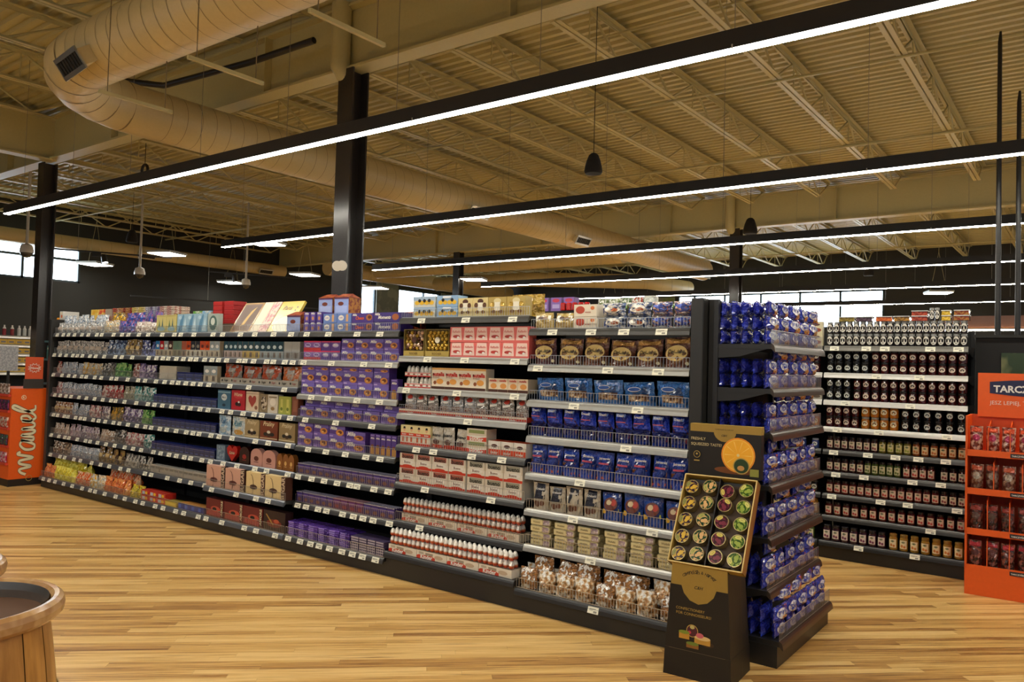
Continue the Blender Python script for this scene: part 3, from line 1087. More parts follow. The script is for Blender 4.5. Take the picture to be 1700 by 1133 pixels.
EGG = eggs()
EGGTRAY = carton(.058, .13, '#ddd3c2', [('r', 0, 0, .62, .36, M('#c43a22', 'card')), ('e', .3, .38, .28, .16, M('#c43a22', 'card')), ('r', .30, .5, .55, .85, M('#9a8a78', 'card')), ('e', .74, .5, .14, .26, M('#b9a48c', 'card')), ('r', .08, .6, .24, .9, M('#b8a894', 'card')), ('t', 'Kinder', .34, .3, .4, WHT, 0, .03)], top='#b5aa98')


def eggcase():
    def mk(w):
        h, d = .088, .12
        mb = MB()
        mb.box(-w / 2, w / 2, 0, d, 0, .034, WHT)
        mb.prints([('r', 0, 0, 1, .10, RED), ('r', 0, .3, 1, .36, RED), ('e', .3, .2, .12, .08, M('#a83424', 'card')), ('e', .75, .2, .1, .08, M('#8d6a5a', 'card'))], w, h, flatfn(0))
        base = mb.mesh('egg_pack')
        ch = []
        for x in (-w * .32, 0, w * .32):
            s = MB()
            s.lathe([(w * .15, .03), (w * .155, .05), (w * .12, .072), (w * .06, .083), (.002, .086)], M('#ddd9d0', 'foil'), 8, (x, .028, 0))
            ch.append(('egg', s.mesh('egg')))
        return [(base, h, d, ch)]
    return mk


EGGCASE = eggcase()
MINB = bag(.135, .06, [film('#b9b3ab', '#6c5a50', 55), film('#c6c2ba', '#7f8fa8', 60)], [('e', .5, .86, .24, .12, M('#c23a26', 'card')), ('p', [(.2, .55), (.8, .6), (.8, .72), (.2, .68)], WHT), ('r', .12, .18, .88, .42, M('#7a4a3a', 'foil', '#c9c4bc', 90))], seed=4, name='sweet_bag')
KRTRAY = carton(.035, .1, '#c93e22', [('p', [(0, .6), (1, .6), (1, 1), (0, 1)], M('#e8dccc', 'card')), ('t', 'kinder', .5, .3, .22, WHT, 0, .03)])
BUEB = bag(.165, .05, film('#d9d4c8', '#c6bfae', 20), [('r', .0, 0, 1, .2, M('#cc3a20', 'foil')), ('e', .52, .34, .3, .13, M('#5a3426', 'card')), ('t', 'bueno', .5, .66, .74, BLK, .1, .03)], seed=5, name='chocolate_bag')
GOLDBOX = lambda dark: carton(.145, .08, '#d6c488' if dark else '#b39a52', [('e', .5, .8, .2, .14, BRN if dark else M('#d9cc9a', 'card')), ('p', [(.34, .3), (.66, .3), (.66, .74), (.34, .74)], M('#e9e3cf', 'card')), ('e', .22, .6, .13, .14, M('#5a3416', 'card') if dark else M('#caa64a', 'foil')), ('e', .78, .6, .13, .14, M('#5a3416', 'card') if dark else M('#caa64a', 'foil')), ('e', .3, .25, .12, .09, M('#7a5220', 'card')), ('e', .7, .25, .12, .09, M('#7a5220', 'card'))], top='#cbb878')
GB1, GB2 = GOLDBOX(True), GOLDBOX(False)
CUPBOX = carton(.085, .12, '#c9ccc6', [('r', 0, .62, 1, 1, M('#9fb6cf', 'card')), ('e', .18, .4, .11, .2, YEL), ('e', .4, .4, .11, .2, YEL), ('e', .62, .4, .11, .2, YEL), ('e', .84, .4, .11, .2, YEL), ('e', .3, .6, .07, .16, BLK), ('e', .52, .6, .07, .16, BLK), ('e', .74, .6, .07, .16, BLK)], top='#a9c3df')
CUPBOX2 = carton(.085, .12, '#8db0d6', [('e', .18, .38, .11, .2, YEL), ('e', .4, .38, .11, .2, YEL), ('e', .62, .38, .11, .2, YEL), ('e', .84, .38, .11, .2, YEL), ('e', .3, .6, .07, .16, BLK), ('e', .74, .6, .07, .16, BLK), ('r', .3, .75, .7, .95, M('#e8ecef', 'card'))], top='#9fc0e4')

# cookie bay
DEL = bag(.185, .08, [film('#5a3020', '#8a6a4a', 12), film('#4a2028', '#6a4030', 14)], [('e', .5, .5, .40, .26, M('#d2b56c', 'card')), ('t', 'Deliziana', .5, .56, .62, BLK, .25, .02), ('r', .08, .82, .92, .97, M('#b98a4a', 'foil')), ('e', .9, .15, .06, .06, CRM)], seed=6, name='cookie_bag')
BLUW = bag(.155, .07, [film('#2a68ae', '#123a6c', 10)], [('p', [(.1, .55), (.9, .55), (.9, .9), (.1, .9)], M('#1f62b4', 'foil')), ('e', .38, .72, .22, .10, WHT), ('e', .38, .72, .2, .08, M('#2456a8', 'card')), ('r', .2, .2, .86, .5, M('#5a3a22', 'foil', '#b59a78', 26))], seed=7, name='cookie_bag')
BLUB = bag(.14, .10, [film('#2c48c8', '#1c2c8c', 8)], [('p', [(.08, .0), (.92, .0), (.86, .26), (.14, .26)], M('#5c3020', 'foil', '#8d5a34', 30)), ('p', [(.2, .58), (.8, .58), (.8, .72), (.2, .72)], M('#7f9ce0', 'card')), ('t', 'Kreuzli', .5, .65, .5, WHT, .1, .02), ('r', .2, .32, .8, .37, M('#b0506a', 'card'))], pillow=True, seed=8, name='cookie_bag')
BLUB2 = bag(.09, .07, [film('#23307c', '#1a2050', 8)], [('p', [(.05, .3), (.95, .4), (.95, .75), (.05, .65)], M('#8a3a42', 'foil', '#6f7fb8', 30)), ('r', .1, .05, .9, .25, M('#2c4ab8', 'foil'))], pillow=True, seed=9, name='cookie_bag')
BLUC = bag(.19, .095, [film('#2448b4', '#182f7c', 8)], [('p', [(.1, .12), (.9, .12), (.9, .52), (.1, .52)], M('#4a2618', 'foil', '#8a5636', 30)), ('t', 'Jutrzenka', .5, .80, .66, WHT, .1, .02), ('r', .2, .6, .8, .66, M('#c04a66', 'card')), ('p', [(.1, .04), (.9, .1), (.9, .18), (.1, .13)], M('#a8453c', 'card'))], seed=10, name='cookie_bag')
KRAK = bag(.175, .075, [film('#cfc4ae', '#b9ad98', 14)], [('p', [(.22, .42), (.86, .42), (.8, .98), (.28, .98)], M('#17192c', 'foil')), ('t', 'Krakuski', .52, .80, .56, WHT, .1, .02), ('e', .4, .22, .2, .12, M('#5a3320', 'card')), ('e', .7, .25, .13, .1, M('#6a3d26', 'card'))], seed=11, name='cookie_bag')
BLUY = bag(.18, .075, [film('#1f4aa6', '#15357c', 8)], [('e', .5, .62, .36, .24, M('#6b2f20', 'card')), ('e', .42, .68, .14, .1, M('#e2cba0', 'card')), ('e', .66, .68, .14, .12, M('#bf3420', 'card')), ('p', [(.06, .26), (.94, .34), (.94, .46), (.06, .42)], M('#b5bb4a', 'card')), ('e', .18, .34, .13, .09, YEL)], seed=12, name='cookie_bag')
WAF = lambda w: [(MB().cbox(-w / 2, w / 2, 0, .20, 0, .046, M('#d8cba0', 'foil'), .009).prints([('r', .05, .12, .62, .88, M('#dccf9c', 'card')), ('r', .66, .12, .97, .88, M('#9a8590', 'foil', '#c9b8b4', 40)), ('t', 'Wafelki', .34, .5, .36, M('#6a5a34', 'card'), .2, .01)], w, .046, flatfn(0)).mesh('wafer_pack'), .046, .2, [])]

CLR = bag(.14, .10, [film('#a87440', '#6a4424', 38), film('#b58450', '#d2c0a0', 30)], [('r', .3, .05, .7, .24, M('#c9c2b4', 'foil', '#a58c6c', 60))], seed=13, name='biscuit_bag')
TRAYC = bag(.085, .12, [film('#5b6f9c', '#c9c2b4', 30)], [('e', .55, .5, .34, .3, M('#e3ddd2', 'card')), ('p', [(.08, .2), (.5, .15), (.6, .5), (.1, .6)], M('#4058a8', 'foil')), ('e', .66, .45, .16, .14, M('#b9643c', 'card'))], pillow=True, seed=14, name='cookie_pack')
TRAYO = bag(.085, .12, [film('#5a67a0', '#b98a68', 30)], [('e', .5, .5, .38, .3, M('#4a5cae', 'foil')), ('p', [(.3, .2), (.92, .3), (.9, .7), (.4, .6)], M('#c2683c', 'foil'))], pillow=True, seed=15, name='cookie_pack')
REDW = carton(.082, .14, '#e2d7c2', [('e', .28, .55, .2, .32, M('#b9442c', 'card')), ('e', .82, .7, .09, .16, M('#d2763c', 'card')), ('r', .5, .3, .75, .4, M('#b98a7a', 'card'))], top='#d8ccb4')
PAPB = bag(.115, .08, [film('#c2a868', '#b39a5a', 8)], [('p', [(.1, .5), (.9, .5), (.9, .86), (.1, .86)], M('#e9e3d4', 'card')), ('e', .4, .7, .16, .1, M('#4a3026', 'card')), ('e', .64, .68, .13, .1, M('#7a5a3a', 'card')), ('r', .1, .04, .9, .40, M('#c9b070', 'card', '#a8894a', 60))], seed=16, name='biscuit_bag')

# gift boxes
def gift(h, base, items, d=.06, top=None, kind='card'):
    return carton(h, d, base, items, top, kind=kind, name='gift_box')


HEART = [(.5, .2), (.78, .5), (.82, .68), (.72, .8), (.58, .78), (.5, .68), (.42, .78), (.28, .8), (.18, .68), (.22, .5)]
G_BLUE = gift(.185, '#3f6a86', [('e', .5, .62, .22, .18, M('#cdd8dc', 'card')), ('r', 0, .86, 1, .92, M('#8fb2c2', 'card')), ('e', .5, .2, .14, .08, M('#20364a', 'card')), ('t', 'Merci', .5, .62, .3, M('#3f5a76', 'card'), .2)])
G_RED = gift(.195, '#b3202c', [('e', .5, .72, .34, .15, M('#c83a44', 'card')), ('t', 'Wisnie', .5, .78, .6, CRM, .3, .01), ('e', .42, .3, .13, .1, BLK), ('e', .6, .28, .13, .1, M('#3a1014', 'card')), ('e', .56, .4, .07, .05, WHT)])
G_HEART = gift(.19, '#d9c3a8', [('p', HEART, M('#a8443a', 'card')), ('e', .82, .2, .12, .1, M('#8a5a40', 'card')), ('r', 0, .88, 1, .9, M('#8f6a4c', 'card'))])
G_WHT = gift(.175, '#cfc8b8', [('e', .5, .6, .3, .2, M('#ece7da', 'card')), ('e', .5, .25, .2, .1, M('#9a7a4c', 'card')), ('r', .1, .82, .9, .9, M('#8e7d5e', 'card'))])
G_FOIL = gift(.175, '#9d8b6a', [('e', .5, .5, .36, .36, M('#4a3626', 'foil', '#d9cdb4', 30))], kind='foil')
G_LIME = gift(.165, '#a3aa4a', [('r', .3, .1, .7, .85, M('#c9c86a', 'card')), ('e', .5, .3, .2, .1, M('#6a7a2c', 'card'))])
G_BRN = gift(.17, '#7a4430', [('r', .2, .2, .8, .8, M('#8e5a42', 'card'))])
G_SIL = bag(.18, .05, film('#9cc0dc', '#dfe9ee', 16), [('e', .5, .25, .3, .16, M('#c6d9e2', 'foil')), ('t', 'Raffi', .5, .72, .6, M('#4f7ea8', 'card'), .3)], seed=20, name='gift_bag')
G_SIL2 = bag(.18, .05, film('#c2d2da', '#e2ddc8', 16), [('e', .6, .2, .3, .14, M('#c99a4a', 'card')), ('t', 'Raffi', .5, .66, .6, M('#4f8ea8', 'card'), .3)], seed=21, name='gift_bag')
G_PRAL = lambda c: gift(.175, c, [('t', 'Praliny', .5, .82, .66, CRM, .35, .01), ('e', .32, .3, .12, .1, BLK), ('e', .52, .26, .13, .1, M('#3a2418', 'card')), ('e', .7, .3, .12, .1, BLK), ('e', .5, .42, .1, .08, M('#e8dcc4', 'card')), ('r', 0, .06, 1, .1, M('#d9c8a0', 'card'))])
G_P1, G_P2, G_P3 = G_PRAL('#a8946c'), G_PRAL('#7a3a1e'), G_PRAL('#97825a')
G_LB = gift(.15, '#6a8094', [('r', .1, .1, .9, .9, M('#8aa2b4', 'card', '#5c748a', 30))])


def heartbox(col, h=.165, word=True, inner=None):
    def mk(w):
        n = len(HEART)
        mb = MB()
        pts = [((a - .5) * w * 1.35, (b - .18) * h * 1.55) for a, b in HEART]
        cm = M(col, 'gloss')
        mb.add([(x, 0, z) for x, z in pts] + [(x, .045, z) for x, z in pts], [tuple(range(n))] + [(i + n, (i + 1) % n + n, (i + 1) % n, i) for i in range(n)] + [tuple(range(n, 2 * n))[::-1]], cm)
        it = [('e', .5, .55, .26, .1, M('#8f1616', 'card'))]
        if word:
            it.append(('t', 'Love', .5, .55, .42, CRM, .35, .01))
        mb.prints(it, w, h, flatfn(0))
        return [(mb.mesh('heart_box'), h, .045, [])]
    return mk


def archbox(col, pcol, h=.165):
    def mk(w):
        pts = [(-w / 2 + .004, 0), (w / 2 - .004, 0), (w / 2, h * .3)] + [(w / 2 * math.cos(q) * .98, h * .62 + h * .38 * math.sin(q)) for q in [PI * k / 8 for k in range(9)]] + [(-w / 2, h * .3)]
        n = len(pts)
        mb = MB()
        cm = M(col, 'gloss')
        mb.add([(x, 0, z) for x, z in pts] + [(x, .05, z) for x, z in pts], [tuple(range(n))] + [(i + n, (i + 1) % n + n, (i + 1) % n, i) for i in range(n)] + [tuple(range(n, 2 * n))[::-1]], cm)
        mb.prints([('e', .5, .42, .2, .14, M(pcol, 'card')), ('r', .3, .2, .7, .24, M(pcol, 'card'))], w, h, flatfn(0))
        return [(mb.mesh('arched_box'), h, .05, [])]
    return mk


def giftbag(front, side, dark):
    def mk(w):
        h, d = .205, .078
        mb = MB()
        mb.box(-w / 2, w / 2, 0, d, 0, h, M(front, 'card'))
        mb.box(w / 2 - w * .2, w / 2 + .001, -.001, d + .001, 0, h, M(side, 'card'))
        mb.prints([('e', .42, .34, .2, .11, M(dark, 'card')), ('e', .3, .3, .08, .05, M(dark, 'card')), ('t', 'SUGAR', .9, .5, .7, M('#cdb79c', 'card'), 0, .02, PI / 2)], w, h, flatfn(-.0015))
        s = MB()
        s.tube([(-w * .2 + w * .25 * math.sin(q) * .6 - .01, -.004, h * .9 - .11 * (1 - math.cos(q))) for q in [PI * k / 6 for k in range(7)]], .0022, M(dark, 'card'), 5)
        return [(mb.mesh('gift_carrier'), h, d, [('cord_handle', s.mesh('cord_handle'))])]
    return mk


GC1, GC2 = giftbag('#c99a86', '#3a1f1c', '#5a2a26'), giftbag('#d9c08a', '#4a2a1e', '#4a3024')
GC3 = lambda w: [(MB().box(-w / 2, w / 2, 0, .09, 0, .175, M('#6b1c1c', 'card'), None, M('#421212', 'card')).prints([('p', [(.05, .1), (.95, .05), (.9, .3), (.1, .35)], M('#a8403a', 'card')), ('e', .55, .45, .28, .16, M('#c0503c', 'card')), ('e', .5, .45, .12, .09, BLK), ('r', .86, 0, .97, 1, M('#451214', 'card')), ('t', 'AMORE', .915, .55, .5, CRM, 0, .02, PI / 2)], w, .175, flatfn(0)).mesh('gift_carrier'), .175, .09, [])]
GC4 = lambda w: [(MB().box(-w / 2, w / 2, 0, .09, 0, .18, M('#2c1512', 'card')).prints([('e', .5, .38, .34, .2, M('#7c2c1c', 'card')), ('e', .6, .5, .12, .1, M('#c0563a', 'card')), ('p', [(.1, .8), (.16, .8), (.5, .3), (.42, .3)], M('#a8823c', 'card'))], w, .18, flatfn(0)).mesh('gift_carrier'), .18, .09, [])]
CELLO = lambda c1, c2: bag(.15, .07, [film(c1, c2, 14)], [('p', [(.05, .0), (.95, .0), (.9, .42), (.1, .42)], M(c1, 'foil')), ('r', .3, .55, .7, .8, M('#cfc8c0', 'foil'))], seed=22, name='sweet_bag')
CEL1, CEL2 = CELLO('#b34a26', '#8c8880'), CELLO('#c86a34', '#b9ac9c')
CTRAY = carton(.058, .10, '#9c968a', [('e', .12, .5, .04, .2, BLK), ('t', 'Sugar', .35, .5, .24, BLK, .2, .02), ('e', .66, .55, .04, .2, BLK), ('t', 'Sugar', .84, .5, .2, M('#7c2c2c', 'card'), .2, .02)])

# upright packs
def pack(h, top_, bot, dot=None, d=.045):
    it = [('r', 0, .45, 1, 1, M(top_, 'gloss'))]
    if dot:
        it += [('e', .5, .68, .3, .11, M(dot, 'card'))]
    it += [('r', .3, .08, .7, .36, M('#5a4a3a', 'card'))]
    return carton(h, d, bot, it, top=top_, kind='gloss', name='sweet_pack')


PK = {k: pack(.165, *v) for k, v in dict(blue=('#3b7fb8', '#b8a88c', '#d8e4ec'), red=('#a8262a', '#b8a88c', '#e8dcd0'), white=('#9aa6aa', '#c9bda4', '#eeeeea'), brown=('#4a2a1e', '#c0ae90', '#d8ccb8'),
      green=('#6a8472', '#8e8a72', None), rust=('#a85a40', '#9a8672', None), orange=('#c8501e', '#c9bda4', '#6a2410'), dark=('#2a2624', '#cfc8b8', '#8a8478'), teal=('#1f4450', '#b8a49a', '#c8dce4'),
      yell=('#2a4a54', '#c4a850', '#dfe8ea'), tealw=('#15363e', '#97a0a0', '#c2d4da'), grey=('#a3a29c', '#8f8c86', None)).items()}
FLATW = lambda w: [(MB().cbox(-w / 2, w / 2, 0, .16, 0, .012, M('#cfc8ba', 'card'), .002).mesh('chocolate_bar'), .0125, .16, [])]
TABB = carton(.09, .012, '#141c4c', [('r', .1, .5, .9, .85, M('#22307a', 'card')), ('r', .2, .15, .8, .3, M('#5a6ab0', 'card')), ('r', 0, .93, 1, 1, M('#2c3a8c', 'foil'))], top='#22307c')
TABW = carton(.085, .012, '#a9a59c', [('r', .1, .5, .9, .8, M('#7d7a74', 'card')), ('r', 0, .93, 1, 1, M('#d6d4cc', 'foil'))], top='#c9c6be')
PANB = carton(.19, .05, '#c9bd7a', [('p', [(.15, .1), (.3, .75), (.42, .1)], M('#5c7a52', 'card')), ('p', [(.5, .15), (.62, .85), (.72, .15)], M('#46686a', 'card')), ('e', .5, .2, .38, .12, M('#9dc0cc', 'card')), ('r', .05, .93, .95, .95, M('#8f8446', 'card'))])
PANL = carton(.195, .05, '#96b9cf', [('p', [(.1, 0), (.45, 0), (.7, .9), (.6, 1), (.3, .6)], M('#5c8db0', 'card')), ('p', [(.55, .1), (.95, .05), (.85, .8)], M('#c6dde8', 'card')), ('e', .3, .8, .16, .1, M('#b9d6e6', 'card'))])
PANG = carton(.19, .05, '#a8b4ae', [('e', .5, .5, .36, .4, M('#4c6a64', 'card')), ('e', .48, .58, .2, .2, M('#d2dad0', 'card'))])
REDB = carton(.055, .12, '#b3261c', [('r', .05, .1, .95, .9, M('#c23a24', 'card')), ('r', .15, .2, .5, .8, M('#a8b0b8', 'card')), ('e', .7, .5, .14, .3, YEL)], top='#a02a1c')
YELB = carton(.05, .12, '#c9a428', [('r', .1, .2, .9, .8, M('#e0c24a', 'card'))], top='#8a7a2c')
BLUX = carton(.06, .12, '#1e2c7a', [('r', .1, .2, .5, .8, M('#4a6ac0', 'card'))], top='#b07a3a')


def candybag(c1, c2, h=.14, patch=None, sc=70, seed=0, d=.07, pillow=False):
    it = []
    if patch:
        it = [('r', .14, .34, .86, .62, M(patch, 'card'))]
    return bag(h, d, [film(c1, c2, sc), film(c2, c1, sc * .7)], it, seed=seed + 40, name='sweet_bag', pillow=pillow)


# ================================================================ MAIN RUN
XB = [-10.75, -9.53, -8.31, -7.09, -5.81, -4.54, -3.25, -2.02]
YF = 4.46
ZL = [1.905, 1.648, 1.395, 1.14, .888, .628, .38, .088]
ZT = lambda L: [z + .047 for z in L]
Z6 = [2.01, 1.704, 1.452, 1.243, .988, .687, .385, .151]
Z7 = [1.915, 1.66, 1.41, 1.157, .897, .645, .393, .108]
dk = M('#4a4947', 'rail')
br = M('#9b9993', 'rail')  # brighter rails for lit shelves: lamp light put into the rail colour
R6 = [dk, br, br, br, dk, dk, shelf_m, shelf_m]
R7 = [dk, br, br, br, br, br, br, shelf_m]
R5 = [dk, br, br, dk, dk, dk, dk, dk]
names = ['far sweets bay', 'sweets bay', 'tablet bay', 'gift bay', 'purple bay', 'egg bay', 'cookie bay']
labs = ['black shelving unit at the far left end full of bagged sweets', 'black shelving unit of bagged sweets, next to the far left end', 'black shelving unit with low rows of dark blue tablets',
        'black shelving unit of gift boxes under the leaning gold panels', 'black shelving unit filled with purple chocolate and biscuit boxes', 'black shelving unit with white egg rows and red trays',
        'black shelving unit of blue cookie bags behind the tin display']
zs_ = [ZL, ZL, ZL, ZL, [1.905, 1.65, 1.342, 1.138, .878, .624, .37, .09], Z6, Z7]
tags_ = [[7, 8, 7, 7, 8, 7, 6, 6], [6, 5, 6, 6, 7, 6, 5, 6], [5, 9, 8, 7, 8, 8, 5, 6], [5, 9, 3, 7, 5, 5, 4, 5], [4, 4, 4, 3, 5, 8, 9, 9], [3, 3, 3, 1, 4, 2, 1, 0], [4, 3, 2, 1, 1, 2, 1, 1]]
gs_ = [(0, 1, 2, 3, 4, 5, 6, 7), (0, 1, 2, 3, 4, 5, 6, 7), (0, 1, 2, 3, 4, 5, 6, 7), (0, 1, 6, 7), (0, 1, 2, 3, 4, 5, 6, 7), (0, 3, 4, 5, 6), (0, 1, 2, 3, 4, 5, 6, 7)]
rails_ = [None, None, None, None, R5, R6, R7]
B = []
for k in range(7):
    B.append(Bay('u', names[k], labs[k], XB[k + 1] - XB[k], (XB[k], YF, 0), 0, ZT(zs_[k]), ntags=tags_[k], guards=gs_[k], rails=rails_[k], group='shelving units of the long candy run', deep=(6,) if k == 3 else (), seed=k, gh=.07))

em = M('#252422', 'dark')
tag(MB().cbox(-2.01, -1.93, YF + .06, 5.66, 0, 2.145, em, .005).build('partition'), 'tall black end panel between the cookie shelves and the blue bag stand', 'panel')
tag(MB().cbox(-10.83, -10.76, YF + .06, 5.3, 0, 2.13, em, .005).build('partition'), 'dark teal-black end panel at the far left of the candy run', 'panel')

# ---- cookie bay (7)
b = B[6]
b.place('biscuit_bag', PAPB, 'cream paper biscuit bag', 'bag', 0, .01, .28, 2)
b.place('wafer_box', REDW, 'white and orange wafer box', 'box', 0, .29, .44, 1, tiers=2)
b.place('cookie_pack', TRAYC, 'blue and white cookie pack', 'pack', 0, .45, .75, 2, tiers=2)
b.place('cookie_pack', TRAYO, 'blue and orange cookie pack', 'pack', 0, .75, 1.0, 2, tiers=2)
b.place('cookie_bag', DEL, 'brown cookie bag with gold oval', 'bag', 1, .01, .99, 6)
b.place('cookie_bag', BLUW, 'clear blue cookie bag', 'bag', 2, .04, .99, 5)
b.place('cookie_bag', BLUB2, 'lower blue cookie bag', 'bag', 3, .0, .99, 9)
b.place('cookie_bag', BLUB, 'shiny blue cookie bag', 'bag', 3, .0, .99, 9, dz=.092, xj=.004, jig=.08, inset=.004)
b.place('cookie_bag', BLUC, 'upright royal blue cookie bag', 'bag', 4, .0, .99, 9, jig=.08)
b.place('cookie_bag', KRAK, 'cream and black biscuit bag', 'bag', 5, .03, .48, 4)
b.place('cookie_bag', BLUY, 'blue biscuit bag with yellow band', 'bag', 5, .49, .98, 4)
b.place('wafer_pack', WAF, 'beige wafer pack', 'pack', 6, .02, .98, 6, tiers=4, jig=.07, xj=.008, wfill=.84)
b.place('biscuit_bag', CLR, 'clear bag of golden biscuits', 'bag', 7, .0, .99, 8, rows=2, jig=.15, rowgap=-.02)
b.place('biscuit_bag', CLR, 'upper clear bag of golden biscuits', 'bag', 7, .06, .95, 6, dz=.075, inset=.06, jig=.3)

# ---- egg bay (6)
b = B[5]
b.place('cup_box', CUPBOX, 'grey and blue box with yellow prints', 'box', 0, .09, .28, 1, tiers=2)
b.place('cup_box', CUPBOX2, 'light blue box with yellow prints', 'box', 0, .29, .46, 1, tiers=2)
b.place('chocolate_box', GB1, 'cream and brown praline box', 'box', 0, .46, .69, 2)
b.place('chocolate_box', GB2, 'gold praline box', 'box', 0, .69, .96, 2)
b.place('chocolate_box', rocher(True), 'square box of mixed foil balls', 'box', 1, .02, .20, 1)
b.place('chocolate_box', rocher(False), 'square box of gold foil balls', 'box', 1, .205, .40, 1)
b.place('praline_box', RAF, 'pink and white praline box', 'box', 1, .41, .99, 6, tiers=2, wfill=1)
b.place('egg_pack', EGGCASE, 'clear pack of white eggs', 'pack', 2, .04, .26, 2, tiers=2)
b.place('snack_box', NUT, 'cream snack box with red word', 'box', 2, .27, .69, 4, wfill=1)
b.place('snack_box', NUTS, 'small open snack box', 'box', 2, .71, .99, 4)
b.place('sweet_tray', KRTRAY, 'low red and white tray', 'tray', 3, .0, .99, 5, wfill=1)
b.place('sweet_bag', MINB, 'clear sweet bag with red dot', 'bag', 3, .02, .98, 10, dz=.02, inset=.03, jig=.06)
b.place('children_box', STRIPE, 'striped red and white box', 'box', 4, .02, .27, 2, wfill=1)
b.place('children_box', FACE, 'cream box with a child portrait', 'box', 4, .02, .27, 4, dz=.076, wfill=1)
b.place('chocolate_bag', BUEB, 'white chocolate bag with black word', 'bag', 4, .27, .55, 3)
b.place('chocolate_tray', KTRAY, 'red and cream chocolate box', 'box', 4, .56, .71, 1, tiers=2)
b.place('chocolate_tray', KOPEN, 'open red and white tray box', 'box', 4, .72, .99, 3)
b.place('chocolate_box', BUE1, 'white box with brown word', 'box', 5, .02, .56, 4, tiers=2)
b.place('chocolate_box', BUE2, 'white box with grey word', 'box', 5, .57, .97, 3, tiers=2)
for i, (f0, f1, nt, ne) in ((6, (.05, .96, 4, 26)), (7, (.02, .97, 4, 26))):
    b.place('egg_tray', EGGTRAY, 'printed egg tray', 'tray', i, f0, f1, nt, wfill=.985)
    b.place('chocolate_egg', EGG, 'white egg with red wrap', 'egg', i, f0, f1, ne, tiers=2, dz=.060, rows=2, jig=.04, inset=.012, rowgap=.001)

# ---- purple bay (5)
b = B[4]
b.place('biscuit_box', P_TALL, 'tall narrow purple box', 'box', 0, .02, .22, 3, tiers=2, wfill=.9)
b.place('biscuit_box', P_LBLUE, 'wide light blue box', 'box', 0, .23, .52, 2, tiers=2)
b.place('biscuit_box', P_WIDE, 'wide purple box with red word', 'box', 0, .52, .74, 1, tiers=2)
b.place('biscuit_box', P_WIDE2, 'wide purple box with white word', 'box', 0, .74, .98, 1, tiers=2)
b.place('biscuit_box', P_PINK, 'pink-topped lilac box', 'box', 1, .03, .22, 2, tiers=2)
b.place('biscuit_box', P_PINK2, 'pink-topped purple box', 'box', 1, .22, .42, 2, tiers=2)
b.place('biscuit_box', P_A, 'square purple biscuit box', 'box', 1, .43, .98, 4, tiers=2)
b.place('biscuit_box', P_B, 'purple biscuit box', 'box', 2, .02, .90, 6, tiers=2)
b.place('biscuit_box', purple(.045, word=False), 'low purple biscuit box', 'box', 2, .02, .90, 6, dz=.213)
b.place('biscuit_box', P_TUBE, 'tall thin purple box', 'box', 2, .92, .98, 1)
b.place('biscuit_box', P_A, 'purple cookie box', 'box', 3, .01, .99, 6, wfill=.94)
b.place('biscuit_box', purple(.05, word=True, pic=False), 'flat purple cookie box', 'box', 3, .03, .99, 6, dz=.097, inset=.05)
b.place('biscuit_box', P_B, 'broad purple box', 'box', 4, .0, .50, 3, tiers=2)
b.place('biscuit_box', purple(.085), 'broad low purple box', 'box', 4, .50, .70, 1, tiers=2)
b.place('biscuit_box', P_TUBE, 'slim purple roll box', 'box', 4, .74, .99, 5, wfill=.9)
b.place('chocolate_tablet', P_TAB, 'upright purple tablet', 'tablet', 5, .01, .99, 14, rows=5, rowgap=.01)
b.place('chocolate_tablet', P_TABR, 'upright plum tablet', 'tablet', 6, .40, .70, 4, rows=4, rowgap=.01)
b.place('chocolate_tablet', P_TAB, 'upright violet tablet', 'tablet', 6, .01, .40, 6, rows=4, rowgap=.01)
b.place('chocolate_tablet', P_TAB, 'upright dark violet tablet', 'tablet', 6, .70, .99, 4, rows=4, rowgap=.01)
b.place('chocolate_bar', P_FLAT, 'flat purple bar in pile', 'chocolate', 7, .02, .66, 6, tiers=8, jig=.10)
b.place('chocolate_bar', P_FLATG, 'flat grey-edged bar in pile', 'chocolate', 7, .67, .98, 4, tiers=6, jig=.03)

# ---- gift bay (4)
b = B[3]
b.place('sweet_pack', PK['teal'], 'teal and rose upright pack', 'pack', 1, .06, .30, 4)
b.place('sweet_pack', PK['yell'], 'dark and yellow upright pack', 'pack', 1, .30, .52, 3)
b.place('sweet_pack', PK['tealw'], 'dark teal upright pack', 'pack', 1, .52, .80, 4)
b.place('sweet_pack', PK['grey'], 'grey upright pack', 'pack', 1, .81, .99, 2)
b.place('sweet_tray', CTRAY, 'grey tray with black script', 'tray', 2, .02, .98, 4, wfill=1)
b.place('sweet_bag', CEL1, 'red-brown cellophane bag', 'bag', 2, .02, .74, 3, dz=.03, inset=.03)
b.place('sweet_bag', CEL2, 'orange cellophane bag', 'bag', 2, .75, .98, 1, dz=.03, inset=.03)
for f0, f1, kd, lb in ((.0, .17, G_BLUE, 'dusty blue gift box'), (.18, .36, G_RED, 'red cherry gift box'), (.37, .53, G_HEART, 'cream box with red heart'), (.54, .64, G_FOIL, 'patterned foil gift box'), (.64, .76, G_WHT, 'white gift box'),
                       (.77, .84, G_LIME, 'yellow-green box'), (.84, .91, G_LIME, 'second yellow-green box'), (.92, .99, G_BRN, 'brown gift box')):
    b.place('gift_box', kd, lb, 'box', 3, f0, f1, 1)
for f0, f1, kd, lb in ((.0, .17, G_SIL, 'silver-blue gift bag'), (.17, .36, G_SIL2, 'silver and gold gift bag'), (.37, .55, G_P1, 'beige praline box'), (.56, .77, G_P2, 'copper-brown praline box'), (.78, .97, G_P3, 'olive-beige praline box')):
    b.place('gift_box', kd, lb, 'box', 4, f0, f1, 1)
